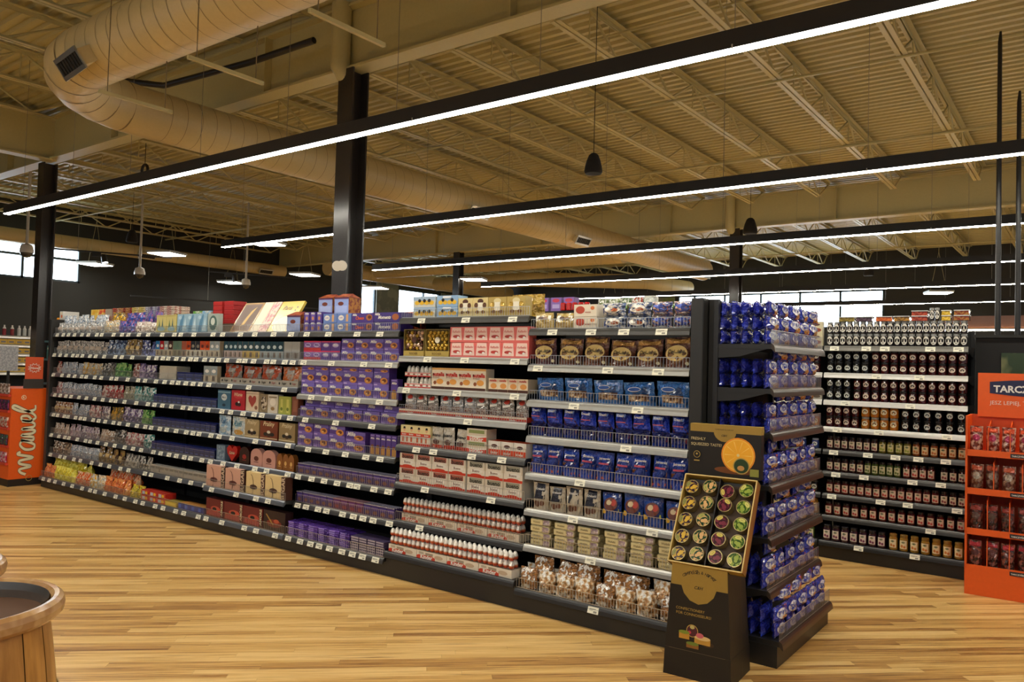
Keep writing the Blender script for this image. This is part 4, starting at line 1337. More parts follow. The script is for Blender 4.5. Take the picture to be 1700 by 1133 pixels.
for f0, f1, kd, lb in ((.01, .13, G_LB, 'light blue tall box'), (.14, .30, heartbox('#b3201a'), 'red heart box'), (.31, .44, archbox('#2a0f0c', '#8d2016'), 'dark arched box'), (.45, .60, archbox('#c8958a', '#5c2a22'), 'left pink arched box'),
                       (.60, .76, archbox('#c8958a', '#5c2a22'), 'right pink arched box')):
    b.place('gift_box', kd, lb, 'box', 5, f0, f1, 1)
b.place('chocolate_bottle', archbox('#8a5526', '#d8a85c', .15), 'amber arched box', 'box', 5, .77, .97, 3)
b.place('gift_carrier', GC1, 'pink gift carrier with cord', 'gift box', 6, .0, .50, 2)
b.place('gift_carrier', GC2, 'cream gift carrier with cord', 'gift box', 6, .51, .98, 2)
b.place('gift_carrier', GC3, 'dark red gift carrier', 'gift box', 7, .01, .73, 3)
b.place('gift_carrier', GC4, 'black and red gift carrier', 'gift box', 7, .74, .99, 1)

# three leaning gift panels and the striped house boxes on top
def panel(name, label, x0, x1, items, base, group='big gift panels leaning on the top shelf'):
    w, h = x1 - x0, .36
    mb = MB()
    mb.box(-w / 2, w / 2, 0, .025, 0, h, M(base, 'gloss'))
    mb.prints(items, w, h, flatfn(0))
    # leaning back and turned away like the ones in the picture
    o = mb.build(name, None, ((x0 + x1) / 2, YF + .15, ZT(ZL)[0] + .002))
    o.rotation_euler = (-.55, .0, 0)
    return tag(o, label, 'gift box', group)


panel('advent_calendar', 'large brown leaning panel with a golden figure print', -7.00, -6.68, [('r', .05, .05, .95, .95, M('#6a4424', 'card')), ('r', .09, .09, .91, .91, M('#5a3a20', 'card')), ('p', [(.40, .2), (.56, .26), (.62, .55), (.74, .86), (.56, .72), (.48, .5)], M('#c9a04c', 'card'))], '#a8834a')
panel('advent_calendar', 'large cream and pink floral leaning panel', -6.67, -6.40, [('p', [(.5, 0), (1, 0), (1, 1), (.55, 1)], M('#c07a80', 'card', '#e2c4b4', 24)), ('p', [(.0, 0), (.46, 0), (.5, 1), (0, 1)], M('#ddd0b8', 'card'))], '#d2bda0')
panel('advent_calendar', 'large golden leaning panel with a white flower', -6.39, -6.06, [('e', .55, .25, .42, .26, M('#efe9d6', 'card')), ('t', 'Paris', .4, .78, .42, BLK, .3, .0), ('e', .82, .8, .03, .02, BLK), ('e', .78, .7, .03, .02, BLK)], '#d9b94a')
HOUSE = MB()
HOUSE.box(-.085, .085, 0, .16, 0, .15, M('#8fa0d0', 'card'), None, M('#6e5a96', 'card'))
HOUSE.prints([('r', .1, .1, .9, .5, M('#a8b4dc', 'card')), ('e', .45, .62, .2, .12, M('#6e2c14', 'card')), ('r', 0, .9, 1, 1, M('#6d3f6c', 'card'))], .17, .15, flatfn(0))
HOUSE.add([(.0855, 0, 0), (.0855, .16, 0), (.0855, .16, .15), (.0855, 0, .15)], [(0, 1, 2, 3)], M('#b0701f', 'card', '#7c2a16', 30))
HM = HOUSE.mesh('house_box')
for (x, z, yy), lb in (((-5.93, 0, .11), 'lower blue house-shaped box with orange side'), ((-5.72, .17, .30), 'upper blue house-shaped box with orange side'), ((-5.50, .17, .30), 'second upper house-shaped box against the column')):
    o = ob('house_box', HM, None, (x, YF + yy, ZT(ZL)[0] + .002 + z), .1)
    tag(o, lb, 'box', 'house-shaped boxes on the top shelf')
    rf = MB()
    rf.add([(-.09, -.006, .15), (.09, -.006, .15), (.09, .166, .15), (-.09, .166, .15), (-.06, .08, .19), (.06, .08, .19)], [(0, 1, 5, 4), (1, 2, 5), (2, 3, 4, 5), (3, 0, 4)], M('#7c2f1c', 'card', '#a85a34', 30))
    rf.build('roof', o)
for k, x in enumerate((-5.72, -5.50)):
    o = MB().box(-.09, .09, 0, .16, 0, .168, M('#4a2f6c', 'card')).prints([('r', .1, .2, .9, .7, M('#6a4a94', 'card'))], .18, .168, flatfn(0)).build('carton', None, (x, YF + .30, ZT(ZL)[0] + .002), .1)
    tag(o, ['dark purple carton under the first raised house box', 'dark purple carton under the house box at the column'][k], 'box', 'cartons under the house boxes')

for k in range(9):
    o = MB().cbox(-.045, .045, 0, .07, 0, .175, M('#b3301c', 'foil', '#c96a3a', 20), .008).build('chocolate_pack', None, (-5.32 + k * .095, YF + .31, ZT(ZL)[0] + .002))
    tag(o, 'red pack %s from left behind the wide purple boxes' % ordn(k), 'pack', 'red packs behind the purple boxes')
for k in range(5):
    o = ob('chocolate_bag', cached(('gx',), lambda: bag(.17, .06, film('#b39238', '#8a6a24', 12), seed=30, name='chocolate_bag')(.12))[k % 3][0], None, (-3.50 + (k % 3) * .09 - .02, YF + .30 + (k // 3) * .08, ZT(Z6)[0] + .004))
    tag(o, 'gold foil bag %s in the clump right of the praline boxes' % ordn(k), 'bag', 'gold foil bags')

# ---- tablet bay (3)
b = B[2]
b.place('gift_box', PANB, 'yellow box with landscape print', 'box', 0, .0, .33, 2)
b.place('gift_box', PANL, 'pale blue scenic box', 'box', 0, .34, .80, 3)
b.place('gift_box', PANG, 'grey-green scenic box', 'box', 0, .81, .97, 1)
q = .0
for nm, n_, lb in (('blue', 1, 'blue upright pack'), ('red', 1, 'red upright pack'), ('white', 1, 'silver upright pack'), ('brown', 1, 'brown upright pack'), ('green', 2, 'green upright pack'), ('rust', 1, 'rust upright pack'), ('orange', 1, 'orange upright pack'), ('dark', 2, 'dark upright pack'), ('orange', 2, 'red-orange upright pack'), ('white', 2, 'white upright pack')):
    b.place('sweet_pack', PK[nm], lb, 'pack', 1, q, q + n_ / 14, n_)
    q += n_ / 14
b.place('chocolate_bar', FLATW, 'flat white bar in pile', 'chocolate', 2, .08, .36, 2, tiers=11, jig=.04)
b.place('chocolate_tablet', TABB, 'upright dark blue tablet', 'tablet', 2, .37, .76, 3)
b.place('sweet_pack', PK['white'], 'silver standing pack', 'pack', 2, .78, .98, 2)
for i in (3, 4, 5):
    b.place('chocolate_tablet', TABB, 'upright navy tablet', 'tablet', i, .0, .99, 13, rows=4, rowgap=.012)
b.place('chocolate_tablet', TABW, 'upright silver tablet', 'tablet', 6, .0, .99, 13, rows=3, rowgap=.012)
b.place('snack_box', REDB, 'red snack box', 'box', 7, .0, .40, 3, tiers=2)
b.place('snack_box', YELB, 'yellow snack box', 'box', 7, .40, .58, 1)
b.place('snack_box', BLUX, 'navy box with orange top', 'box', 7, .60, .99, 4)

# ---- sweets bays (2 and 1)
def cb(*a, **k):
    return candybag(*a, **k)


SW = {
    0: [(0, 0, .62, 5, cb('#9fb0b8', '#d8cfc4', .15, None, seed=1), 'clear silvery sweet bag', 2), (1, .62, .98, 2, cb('#c9c6bc', '#9a9488', .1, seed=2), 'white sweet bag', 1)],
}
# bay index, shelf, f0, f1, n, kind, label, tiers
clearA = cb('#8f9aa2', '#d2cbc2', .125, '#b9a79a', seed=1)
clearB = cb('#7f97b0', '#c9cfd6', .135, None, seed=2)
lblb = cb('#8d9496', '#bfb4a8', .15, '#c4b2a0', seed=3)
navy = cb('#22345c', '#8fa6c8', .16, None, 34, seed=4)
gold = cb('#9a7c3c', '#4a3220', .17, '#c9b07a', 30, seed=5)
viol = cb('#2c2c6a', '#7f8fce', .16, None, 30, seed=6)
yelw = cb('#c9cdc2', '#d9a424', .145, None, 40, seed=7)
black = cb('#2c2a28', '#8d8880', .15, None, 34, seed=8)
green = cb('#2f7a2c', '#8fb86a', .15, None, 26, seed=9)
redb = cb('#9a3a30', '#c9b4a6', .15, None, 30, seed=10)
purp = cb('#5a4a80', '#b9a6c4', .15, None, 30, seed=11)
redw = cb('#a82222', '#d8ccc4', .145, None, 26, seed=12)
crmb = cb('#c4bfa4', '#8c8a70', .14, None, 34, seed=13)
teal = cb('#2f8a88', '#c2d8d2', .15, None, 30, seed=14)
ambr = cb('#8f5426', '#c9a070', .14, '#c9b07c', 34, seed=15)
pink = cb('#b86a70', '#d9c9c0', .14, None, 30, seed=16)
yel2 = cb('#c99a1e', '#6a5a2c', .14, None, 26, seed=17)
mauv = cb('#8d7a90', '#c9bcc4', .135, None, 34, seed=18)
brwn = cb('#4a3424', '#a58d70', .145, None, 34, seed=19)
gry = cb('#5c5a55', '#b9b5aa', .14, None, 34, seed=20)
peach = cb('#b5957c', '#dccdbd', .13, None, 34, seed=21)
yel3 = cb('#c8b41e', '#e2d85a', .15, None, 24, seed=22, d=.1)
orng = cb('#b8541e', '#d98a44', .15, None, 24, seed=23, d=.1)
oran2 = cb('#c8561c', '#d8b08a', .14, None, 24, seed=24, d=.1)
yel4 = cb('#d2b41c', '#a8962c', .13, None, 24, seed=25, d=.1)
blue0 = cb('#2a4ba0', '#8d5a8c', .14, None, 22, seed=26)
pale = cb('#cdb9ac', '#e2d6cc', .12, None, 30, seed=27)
for bi, i, f0, f1, n, kd, lb, t in (
        (0, 0, .02, .98, 8, clearA, 'clear silvery sweet bag', 1), (1, 0, .0, .28, 2, yelw, 'white and orange sweet bag', 1), (1, 0, .28, .58, 2, blue0, 'blue wrapped sweet bag', 1), (1, 0, .6, .98, 3, pale, 'pale pink sweet bag', 1),
        (0, 1, .02, .98, 8, lblb, 'clear bag with beige band', 1), (1, 1, .0, .1, 1, lblb, 'last clear bag with beige band', 1), (1, 1, .1, .42, 4, navy, 'navy sweet bag', 1), (1, 1, .43, .72, 3, gold, 'gold and brown bag', 1), (1, 1, .73, .99, 2, viol, 'violet-blue bag', 1),
        (0, 2, .02, .12, 1, redb, 'dark red sweet bag', 1), (0, 2, .13, .6, 4, clearB, 'clear bluish sweet bag', 1), (0, 2, .6, .99, 4, yelw, 'clear bag with yellow sweets', 1), (1, 2, .0, .25, 3, black, 'black sweet bag', 1), (1, 2, .25, .55, 3, green, 'bright green bag', 1), (1, 2, .56, .7, 1, redb, 'red-orange bag', 1), (1, 2, .7, .99, 3, purp, 'purple-blue bag', 1),
        (0, 3, .02, .15, 1, pink, 'pinkish sweet bag', 1), (0, 3, .16, .99, 8, clearB, 'glossy blue-white bag', 1), (1, 3, .0, .42, 4, redw, 'red and white bag', 1), (1, 3, .43, .62, 2, crmb, 'cream sweet bag', 1), (1, 3, .62, .99, 3, teal, 'teal sweet bag', 1),
        (0, 4, .02, .4, 3, ambr, 'amber toffee bag', 1), (0, 4, .4, .75, 3, clearB, 'pale blue sweet bag', 1), (0, 4, .76, .99, 2, pink, 'pink sweet bag', 1), (1, 4, .0, .2, 1, mauv, 'mauve sweet bag', 1), (1, 4, .2, .42, 2, yel2, 'yellow sweet bag', 1), (1, 4, .43, .78, 3, purp, 'violet sweet bag', 1), (1, 4, .78, .99, 2, green, 'green and yellow bag', 1),
        (0, 5, .02, .35, 3, peach, 'beige toffee bag', 1), (0, 5, .36, .99, 5, mauv, 'pale mauve sweet bag', 1), (1, 5, .0, .3, 2, peach, 'peach sweet bag', 1), (1, 5, .3, .5, 2, black, 'dark green-black bag', 1), (1, 5, .5, .82, 3, pink, 'rose and red bag', 1), (1, 5, .83, .99, 1, teal, 'teal green bag', 1),
        (0, 6, .02, .4, 3, brwn, 'brown toffee bag', 1), (0, 6, .4, .99, 5, clearB, 'frosty blue-white bag', 1), (1, 6, .0, .5, 4, gold, 'brown-gold toffee bag', 1), (1, 6, .51, .99, 4, gry, 'black and silver bag', 1),
        (0, 7, .02, .25, 2, orng, 'brown-orange jelly bag', 1), (0, 7, .25, .7, 4, yel3, 'bright yellow jelly bag', 1), (0, 7, .7, .99, 2, oran2, 'orange and yellow bag', 1), (1, 7, .0, .3, 2, yelw, 'white-yellow jelly bag', 1), (1, 7, .3, .75, 4, orng, 'orange jelly bag', 1), (1, 7, .76, .99, 2, yel4, 'lemon yellow bag', 1)):
    B[bi].place('sweet_bag', kd, lb, 'bag', i, f0, f1, n, tiers=t, jig=.15, rows=1)
# second layers and heaps
B[0].place('sweet_bag', clearB, 'upper clear sweet bag', 'bag', 0, .08, .98, 7, dz=.085, inset=.05, jig=.3)
B[1].place('sweet_bag', yel2, 'upper orange-yellow bag', 'bag', 0, .02, .25, 2, dz=.10, inset=.10, jig=.3)
B[1].place('sweet_bag', blue0, 'upper royal blue bag', 'bag', 0, .28, .95, 4, dz=.10, inset=.10, jig=.3)
B[0].place('sweet_bag', yel3, 'upper bright yellow bag', 'bag', 7, .1, .9, 5, dz=.08, inset=.10, jig=.3)
B[1].place('sweet_bag', oran2, 'upper orange jelly bag', 'bag', 7, .25, .8, 4, dz=.08, inset=.10, jig=.3)
# the long heap of stacked bars on top
hc = [('#a8382c', '#c9a48c'), ('#b98a5a', '#8d2c24'), ('#c9b45a', '#d9c9a0'), ('#b9bccc', '#6a5c84'), ('#c08a84', '#d8cabc'), ('#c9b074', '#8c6a34')]
top0 = ZT(ZL)[0]
tb = MB().box(-9.75, -7.9, YF + .22, YF + .50, top0 + .002, top0 + .10, M('#5a4632', 'card')).build('carton')
tag(tb, 'long brown carton hidden under the heap of chocolate bars', 'box')
kx = 0
x = -9.72
while x < -7.98:
    wv = .15
    c1, c2 = hc[min(5, int((x + 9.72) / 1.75 * 6))]
    me = cached(('hp', c1), lambda: MB().cbox(-.072, .072, 0, .2, 0, .022, M(c1, 'foil', c2, 26), .004).mesh('chocolate_bar'))
    nt_ = 9 if -9.6 < x < -8.3 else 5
    for t in range(nt_):
        o = ob('chocolate_bar', me, None, (x + .075, YF + .24, top0 + .103 + t * .0225), random.uniform(-.06, .06))
        tag(o, 'wrapped bar %s up in stack %s of the heap on top' % (ordn(t), ordn(kx)), 'chocolate', 'heap of bars on top')
    kx += 1
    x += .152
for k, (x, c, t, lb) in enumerate(((-7.80, '#5f9a34', 3, 'green'), (-7.62, '#7faacb', 3, 'light blue'), (-7.42, '#b0201c', 5, 'red'), (-7.22, '#a81c1c', 5, 'deep red'))):
    for q in range(t):
        o = MB().cbox(-.08, .08, 0, .16, 0, .046, M(c, 'card', '#c9c4b4' if k < 2 else c, 18), .003).build('sweet_box', None, (x, YF + .28, top0 + .10 + q * .047))
        tag(o, '%s flat box %s in its pile beside the leaning panels' % (lb, ordn(q)), 'box', 'flat boxes beside the leaning panels')
tag(MB().box(-7.9, -7.1, YF + .27, YF + .48, top0 + .002, top0 + .098, M('#6a5a44', 'card')).build('carton'), 'brown carton carrying the red and green flat boxes', 'box')

# ================================================================ BLUE BAG STAND (end of the run, faces the right)
ZE = [z + .047 for z in (1.819, 1.555, 1.295, .988, .682, .380, .105)]
rb = M('#4a4038', 'rail')
EC = Bay('u', 'blue end stand', 'black end stand stacked with small blue croissant bags', 1.06, (-1.455, 4.59, 0), PI / 2, ZE, depth=.465, up=.075, btop=2.14, ntags=0, guards=range(7), gh=.085, rails=[rb] * 7, seed=50)
CB = bag(.086, .062, [film('#27309c', '#1c2070', 8), film('#2d3cb0', '#20267c', 8)], [('p', [(.02, .05), (.98, .05), (.98, .95), (.02, .95)], M('#d0c6d2', 'foil', '#4a3f9c', 30)), ('e', .42, .58, .36, .32, M('#e2dee6', 'foil')), ('t', '7DAYS', .42, .60, .6, M('#2a3c96', 'card'), .2, .03), ('p', [(.42, .03), (.96, .06), (.99, .9), (.76, .97), (.74, .36)], M('#e8622c', 'foil')), ('e', .62, .24, .26, .16, M('#d89a54', 'foil'))], pillow=True, nvar=4, seed=60, name='croissant_bag')
CBP = bag(.086, .062, [film('#1c2690', '#2f40b8', 8), film('#222c9c', '#161d6c', 8)], [], pillow=True, nvar=3, seed=61, name='croissant_bag')
for i in range(7):
    tiers = (3, 2, 2, 2, 2, 2, 2)[i]
    EC.place('croissant_bag', CB, 'blue and orange croissant bag', 'bag', i, .02, .98, 5, tiers=tiers, jig=.12, group='croissant bags facing out on the end stand')
    w_ = .96 / 5 * EC.w
    EC.place('croissant_bag', CBP, 'plain blue side of croissant bag', 'bag', i, .02, .02 + .96 / 5, 1, tiers=tiers, rows=4, rowgap=.002, jig=.12, inset=.088, group='croissant bags behind on the end stand')
    if i > 2:
        EC.place('croissant_bag', CB, 'leaning upper croissant bag', 'bag', i, .10, .98, 4, tiers=1, dz=.176, inset=.04, jig=.25, group='croissant bags leaning on the end stand', skip=lambda k, t, r, i=i: (k * 7 + i) % 4 == 0 and i < 6)
    if 0 < i < 3:
        EC.place('croissant_bag', CB, 'upper back croissant bag', 'bag', i, .02, .98, 5, tiers=1, dz=.176, inset=.03, jig=.2, group='croissant bags in the second row', skip=lambda k, t, r: k == 0)

# ================================================================ JAM SHELVES
def jar(h, r, glass, lid, lab, style, seed=0):
    def mk(w):
        rr = min(r, w / 2 * .99)
        mb = MB()
        gm = M(glass, 'glass')
        p = [(rr * .86, 0), (rr, .006), (rr, h * .66), (rr * .93, h * .76), (rr * .78, h * .83)]
        mb.lathe(p, gm, 14, (0, rr, 0))
        lm = M(lab, 'card')

        def fn(u, v, e):
            a = u / rr
            return ((rr + .0008 + e) * math.sin(a), rr - (rr + .0008 + e) * math.cos(a), v)
        fn.flat = False
        bk = M('#3a3a36', 'card')
        if style == 'oval':
            mb.prints([('e', .5, .46, .46, .34, lm), ('e', .5, .58, .14, .05, bk), ('r', .34, .24, .66, .29, bk)], 2 * rr, h, fn)
        elif style == 'small':
            mb.prints([('e', .5, .46, .36, .22, lm), ('e', .5, .52, .12, .05, bk), ('p', [(.3, .34), (.7, .38), (.66, .43), (.34, .40)], bk)], 2 * rr, h, fn)
        else:
            mb.prints([('r', .08, .16, .92, .68, lm), ('e', .5, .56, .2, .06, M('#4a5a3a', 'card')), ('e', .36, .32, .14, .09, M(style, 'card')), ('e', .64, .28, .13, .08, M(style, 'card'))], 2 * rr, h, fn)
        ld = MB()
        ld.lathe([(rr * .82, h * .82), (rr * .86, h * .83), (rr * .86, h * .98), (rr * .80, h), (.001, h)], M(lid, 'gloss'), 14, (0, rr, 0))
        return [(mb.mesh('jam_jar'), h, rr * 2, [('lid', ld.mesh('lid'))])]
    return mk


ZJ = [z + .047 for z in (1.918, 1.665, 1.409, 1.158, .946, .741, .535, .332, .112)]
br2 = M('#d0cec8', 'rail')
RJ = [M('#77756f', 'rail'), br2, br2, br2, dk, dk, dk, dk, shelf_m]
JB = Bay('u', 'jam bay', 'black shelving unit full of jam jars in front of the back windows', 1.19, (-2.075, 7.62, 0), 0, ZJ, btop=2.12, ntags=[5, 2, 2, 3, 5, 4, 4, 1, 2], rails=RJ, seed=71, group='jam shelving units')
JL = Bay('u', 'side jam bay', 'black shelving unit glimpsed between the blue bags and jam bay', 1.25, (-3.335, 7.62, 0), 0, ZJ, btop=2.12, ntags=[4, 3, 4, 4, 4, 4, 4, 3, 3], rails=RJ, seed=72, group='jam shelving units')
J_OV = jar(.113, .031, '#1a1210', '#8a8a86', '#cfcabe', 'oval')
J_BK = jar(.105, .036, '#0f0d0c', '#2a2a28', '#b9bcb4', 'small')
J_RD = jar(.105, .036, '#3a0c0c', '#2a2624', '#cdbfae', 'small')
J_AM = jar(.108, .038, '#a8641a', '#8d8a80', '#d2c6a0', 'small')
J_R1 = jar(.125, .032, '#2a0d10', '#1e1c1a', '#cfc3ae', '#7a2a34')
J_R2 = jar(.125, .032, '#5a5216', '#1e1c1a', '#c9c08a', '#8d9a3a')
J_R3 = jar(.125, .032, '#7a3c16', '#2a2420', '#d2bc90', '#b8642c')
J_R4 = jar(.125, .033, '#4a1010', '#241c1a', '#cdb9a4', '#b03030')
J_HO = jar(.14, .036, '#8a6420', '#7a5a24', '#d8c9a0', '#c0702c')
J_PL = jar(.14, .036, '#2c0c1c', '#1a1618', '#cdc0b4', '#6a2048')
J_GR = jar(.125, .032, '#3a4a1a', '#1e1c1a', '#c4c09a', '#5a6a2a')
b = JB
b.place('jam_jar', J_OV, 'dark jar with white oval label', 'jar', 0, .01, .99, 20, tiers=2)
b.place('jam_jar', J_BK, 'black jam jar', 'jar', 1, .01, .33, 5, tiers=2)
b.place('jam_jar', J_RD, 'dark red jam jar', 'jar', 1, .34, .99, 10, tiers=2)
b.place('jam_jar', J_BK, 'black jam jar', 'jar', 2, .01, .2, 3, tiers=2)
b.place('jam_jar', J_RD, 'dark red jam jar', 'jar', 2, .21, .99, 12, tiers=2)
b.place('jam_jar', J_RD, 'dark red jam jar', 'jar', 3, .01, .26, 4, tiers=2)
b.place('jam_jar', J_AM, 'amber orange jam jar', 'jar', 3, .27, .54, 4, tiers=2)
b.place('jam_jar', J_BK, 'black jam jar', 'jar', 3, .55, .99, 6, tiers=2)
b.place('jam_jar', J_R1, 'plum jam jar', 'jar', 4, .02, .40, 7)
b.place('jam_jar', J_R2, 'yellow-green jam jar', 'jar', 4, .40, .63, 4)
b.place('jam_jar', J_R3, 'orange-brown jam jar', 'jar', 4, .63, .99, 6)
b.place('jam_jar', J_R1, 'dark berry jam jar', 'jar', 5, .02, .30, 5)
b.place('jam_jar', J_GR, 'green jam jar', 'jar', 5, .30, .56, 5)
b.place('jam_jar', J_R4, 'cherry red jam jar', 'jar', 5, .57, .79, 4)
b.place('jam_jar', J_R1, 'blackcurrant jam jar', 'jar', 5, .82, .99, 3)
b.place('jam_jar', J_R4, 'red cherry jam jar', 'jar', 6, .02, .82, 14)
b.place('jam_jar', J_R1, 'dark jam jar', 'jar', 6, .82, .99, 3)
b.place('jam_jar', J_R4, 'strawberry jam jar', 'jar', 7, .01, .99, 15)
b.place('jam_jar', J_PL, 'wide plum jam jar', 'jar', 8, .02, .48, 7)
b.place('jam_jar', J_HO, 'honey-coloured jam jar', 'jar', 8, .49, .99, 7)


def tub(c1, c2):
    def mk(w):
        mb = MB()
        mb.box(-w / 2, w / 2, 0, .1, 0, .038, M(c1, 'glass', c2, 50), taper=.003)
        mb.box(-w / 2 - .002, w / 2 + .002, -.002, .102, .038, .045, M('#c9cbc6', 'gloss'))
        return [(mb.mesh('plastic_tub'), .045, .1, [])]
    return mk


for k, (f0, f1, kd, lb, t) in enumerate(((.10, .22, tub('#6a5a1e', '#8d7a34'), 'tub of green olives', 1), (.23, .35, tub('#3a2a30', '#5a4450'), 'tub of dark olives', 1), (.37, .49, tub('#a8481a', '#c8682c'), 'tub of orange pieces', 1),
                                         (.50, .61, tub('#6a4a1a', '#a8782c'), 'tub of mixed pieces', 1), (.62, .73, tub('#7a2a1a', '#a8482c'), 'tub of dried tomatoes', 2), (.82, .88, tub('#b8941e', '#d8b84a'), 'tub of yellow pieces', 2), (.90, 1.0, tub('#7a321a', '#9a6a2c'), 'tub of red-brown pieces', 2))):
    b.place('plastic_tub', kd, 'clear ' + lb, 'tub', 0, f0, f1, 1, tiers=t, dz=.229, jig=.03)
b.place('jam_jar', J_OV, 'single jar above the tubs', 'jar', 0, .74, .81, 2, dz=.229, jig=.03)
b = JL
WP = carton(.115, .06, '#c9bf9c', [('e', .6, .3, .3, .16, M('#8a3a24', 'card')), ('e', .5, .75, .3, .1, M('#5a3a34', 'card'))], top='#b9af8c')
BJ = jar(.09, .034, '#2a3c7c', '#8d95a8', '#c9d0dc', 'small')
for i, kd, lb, nm, cat, t in ((0, WP, 'cream box with a brown print', 'dessert_box', 'box', 2), (1, J_RD, 'dark brown jar', 'jam_jar', 'jar', 2), (2, carton(.07, .06, '#a8a496', [('e', .6, .4, .3, .2, M('#5a4a3a', 'card'))]), 'pale small box', 'dessert_box', 'box', 1),
                          (3, J_AM, 'red-brown spread jar', 'jam_jar', 'jar', 1), (4, BJ, 'blue jar', 'jam_jar', 'jar', 1), (5, J_R3, 'yellow and red jar', 'jam_jar', 'jar', 1), (6, J_BK, 'squat black jar', 'jam_jar', 'jar', 1), (7, J_HO, 'yellow-labelled jar', 'jam_jar', 'jar', 1), (8, J_GR, 'wide greenish jar', 'jam_jar', 'jar', 1)):
    b.place(nm, kd, lb, cat, i, .52, .99, 5, tiers=t)

# far side of the jam shelving: plain rear unit with goods on its top
r = thing('shelving_unit', 'long dark shelving unit seen only by its top above the cookie shelves', 'shelving unit', (-8.8, 8.22, 0))
MB().box(0, 5.4, .1, .16, 0, 2.375, shelf_m).build('back_panel', r)
MB().box(0, 5.4, -.1, .36, 2.375, 2.39, shelf_m).build('top_shelf', r)
MB().box(0, 5.4, -.1, .36, 0, .12, shelf_m).build('base', r)
for k in range(3):
    o = MB().box(-.075, .075, 0, .12, 0, .17, M('#7a5a9c', 'card')).prints([('e', .5, .78, .36, .14, M('#b8324a', 'card')), ('r', .15, .2, .85, .5, M('#a896c4', 'card'))], .15, .17, flatfn(0)).build('cereal_box', None, (-5.62 + k * .19, 8.16, 2.392))
    tag(o, 'purple carton %s from left on top of the rear shelving' % ordn(k), 'box', 'purple cartons on the rear shelving')
for k in range(5):
    o = MB().lathe([(.035, 0), (.037, .01), (.037, .08), (.028, .095), (.001, .095)], M('#a8201c', 'gloss'), 12).build('can', None, (-5.28 + k * .085, 8.10, 2.392))
    tag(o, 'small red can %s from left in front of the purple cartons' % ordn(k), 'can', 'red cans on the rear shelving')
for k, c in enumerate(('#6a7a4a', '#8d9a6a', '#5a7a4a', '#a8382c', '#c9ccc8')):
    o = MB().cbox(-.07, .07, 0, .12, 0, .15 if k != 4 else .17, M(c, 'foil', '#c9c9bc', 30), .01).build('coffee_pack', None, (-4.84 + k * .155, 8.30, 2.392))
    tag(o, 'foil pack %s from left on the rear shelving' % ordn(k), 'pack', 'foil packs on the rear shelving')
for k in range(5):
    o = MB().cbox(-.08, .08, 0, .12, 0, .05, M('#b9bcae', 'foil', '#5a7a3a', 24), .006).build('coffee_pack', None, (-4.5 + k * .2, 8.14, 2.392))
    tag(o, 'low white-green pack %s from left on the rear shelving' % ordn(k), 'pack', 'low packs on the rear shelving')

# ================================================================ TIN DISPLAY
AD = math.radians(3)
td = thing('display_stand', 'black and gold cardboard stand holding round candy tins', 'display stand', (-1.95, 4.11, 0), AD)
cbk = M('#0e0906', 'card')
gld = M('#9c7e34', 'card')
gl2 = M('#b89a4e', 'card')
cardk = M('#2a1a10', 'card')
mb = MB()
BWD = .385


def quadbox(mb, bl, br_, h0, h1, t0, t1, mt, y0a, y0b, y1a, y1b):
    """tapered box: width bl at h0, br_ at h1, centred; y from y0a/y0b (front) to y1a/y1b (back)"""
    c = BWD / 2
    vs = [(c - bl / 2, y0a, h0), (c + bl / 2, y0a, h0), (c + bl / 2, y1a, h0), (c - bl / 2, y1a, h0), (c - br_ / 2, y0b, h1), (c + br_ / 2, y0b, h1), (c + br_ / 2, y1b, h1), (c - br_ / 2, y1b, h1)]
    mb.add(vs, [(0, 3, 2, 1), (0, 1, 5, 4), (1, 2, 6, 5), (2, 3, 7, 6), (3, 0, 4, 7), (4, 5, 6, 7)], mt)


quadbox(mb, .385, .375, 0, .15, 0, 0, cbk, 0, .004, .34, .34)
quadbox(mb, .372, .315, .15, .625, 0, 0, cbk, .006, .02, .335, .31)
quadbox(mb, .33, .36, .625, 1.10, 0, 0, cbk, .20, .315, .345, .36)
# side seam
mb.add([(BWD + .0005, .2, .005), (BWD + .0005, .206, .005), (BWD - .025, .206, .62), (BWD - .025, .2, .62)], [(0, 1, 2, 3)], M('#3a2a1c', 'card'))


def fb(u, v, e):     # lower front: u from the middle, v height
    t = (v - .15) / .475
    return (BWD / 2 + u, .006 + .014 * t - .0015 - e, v)


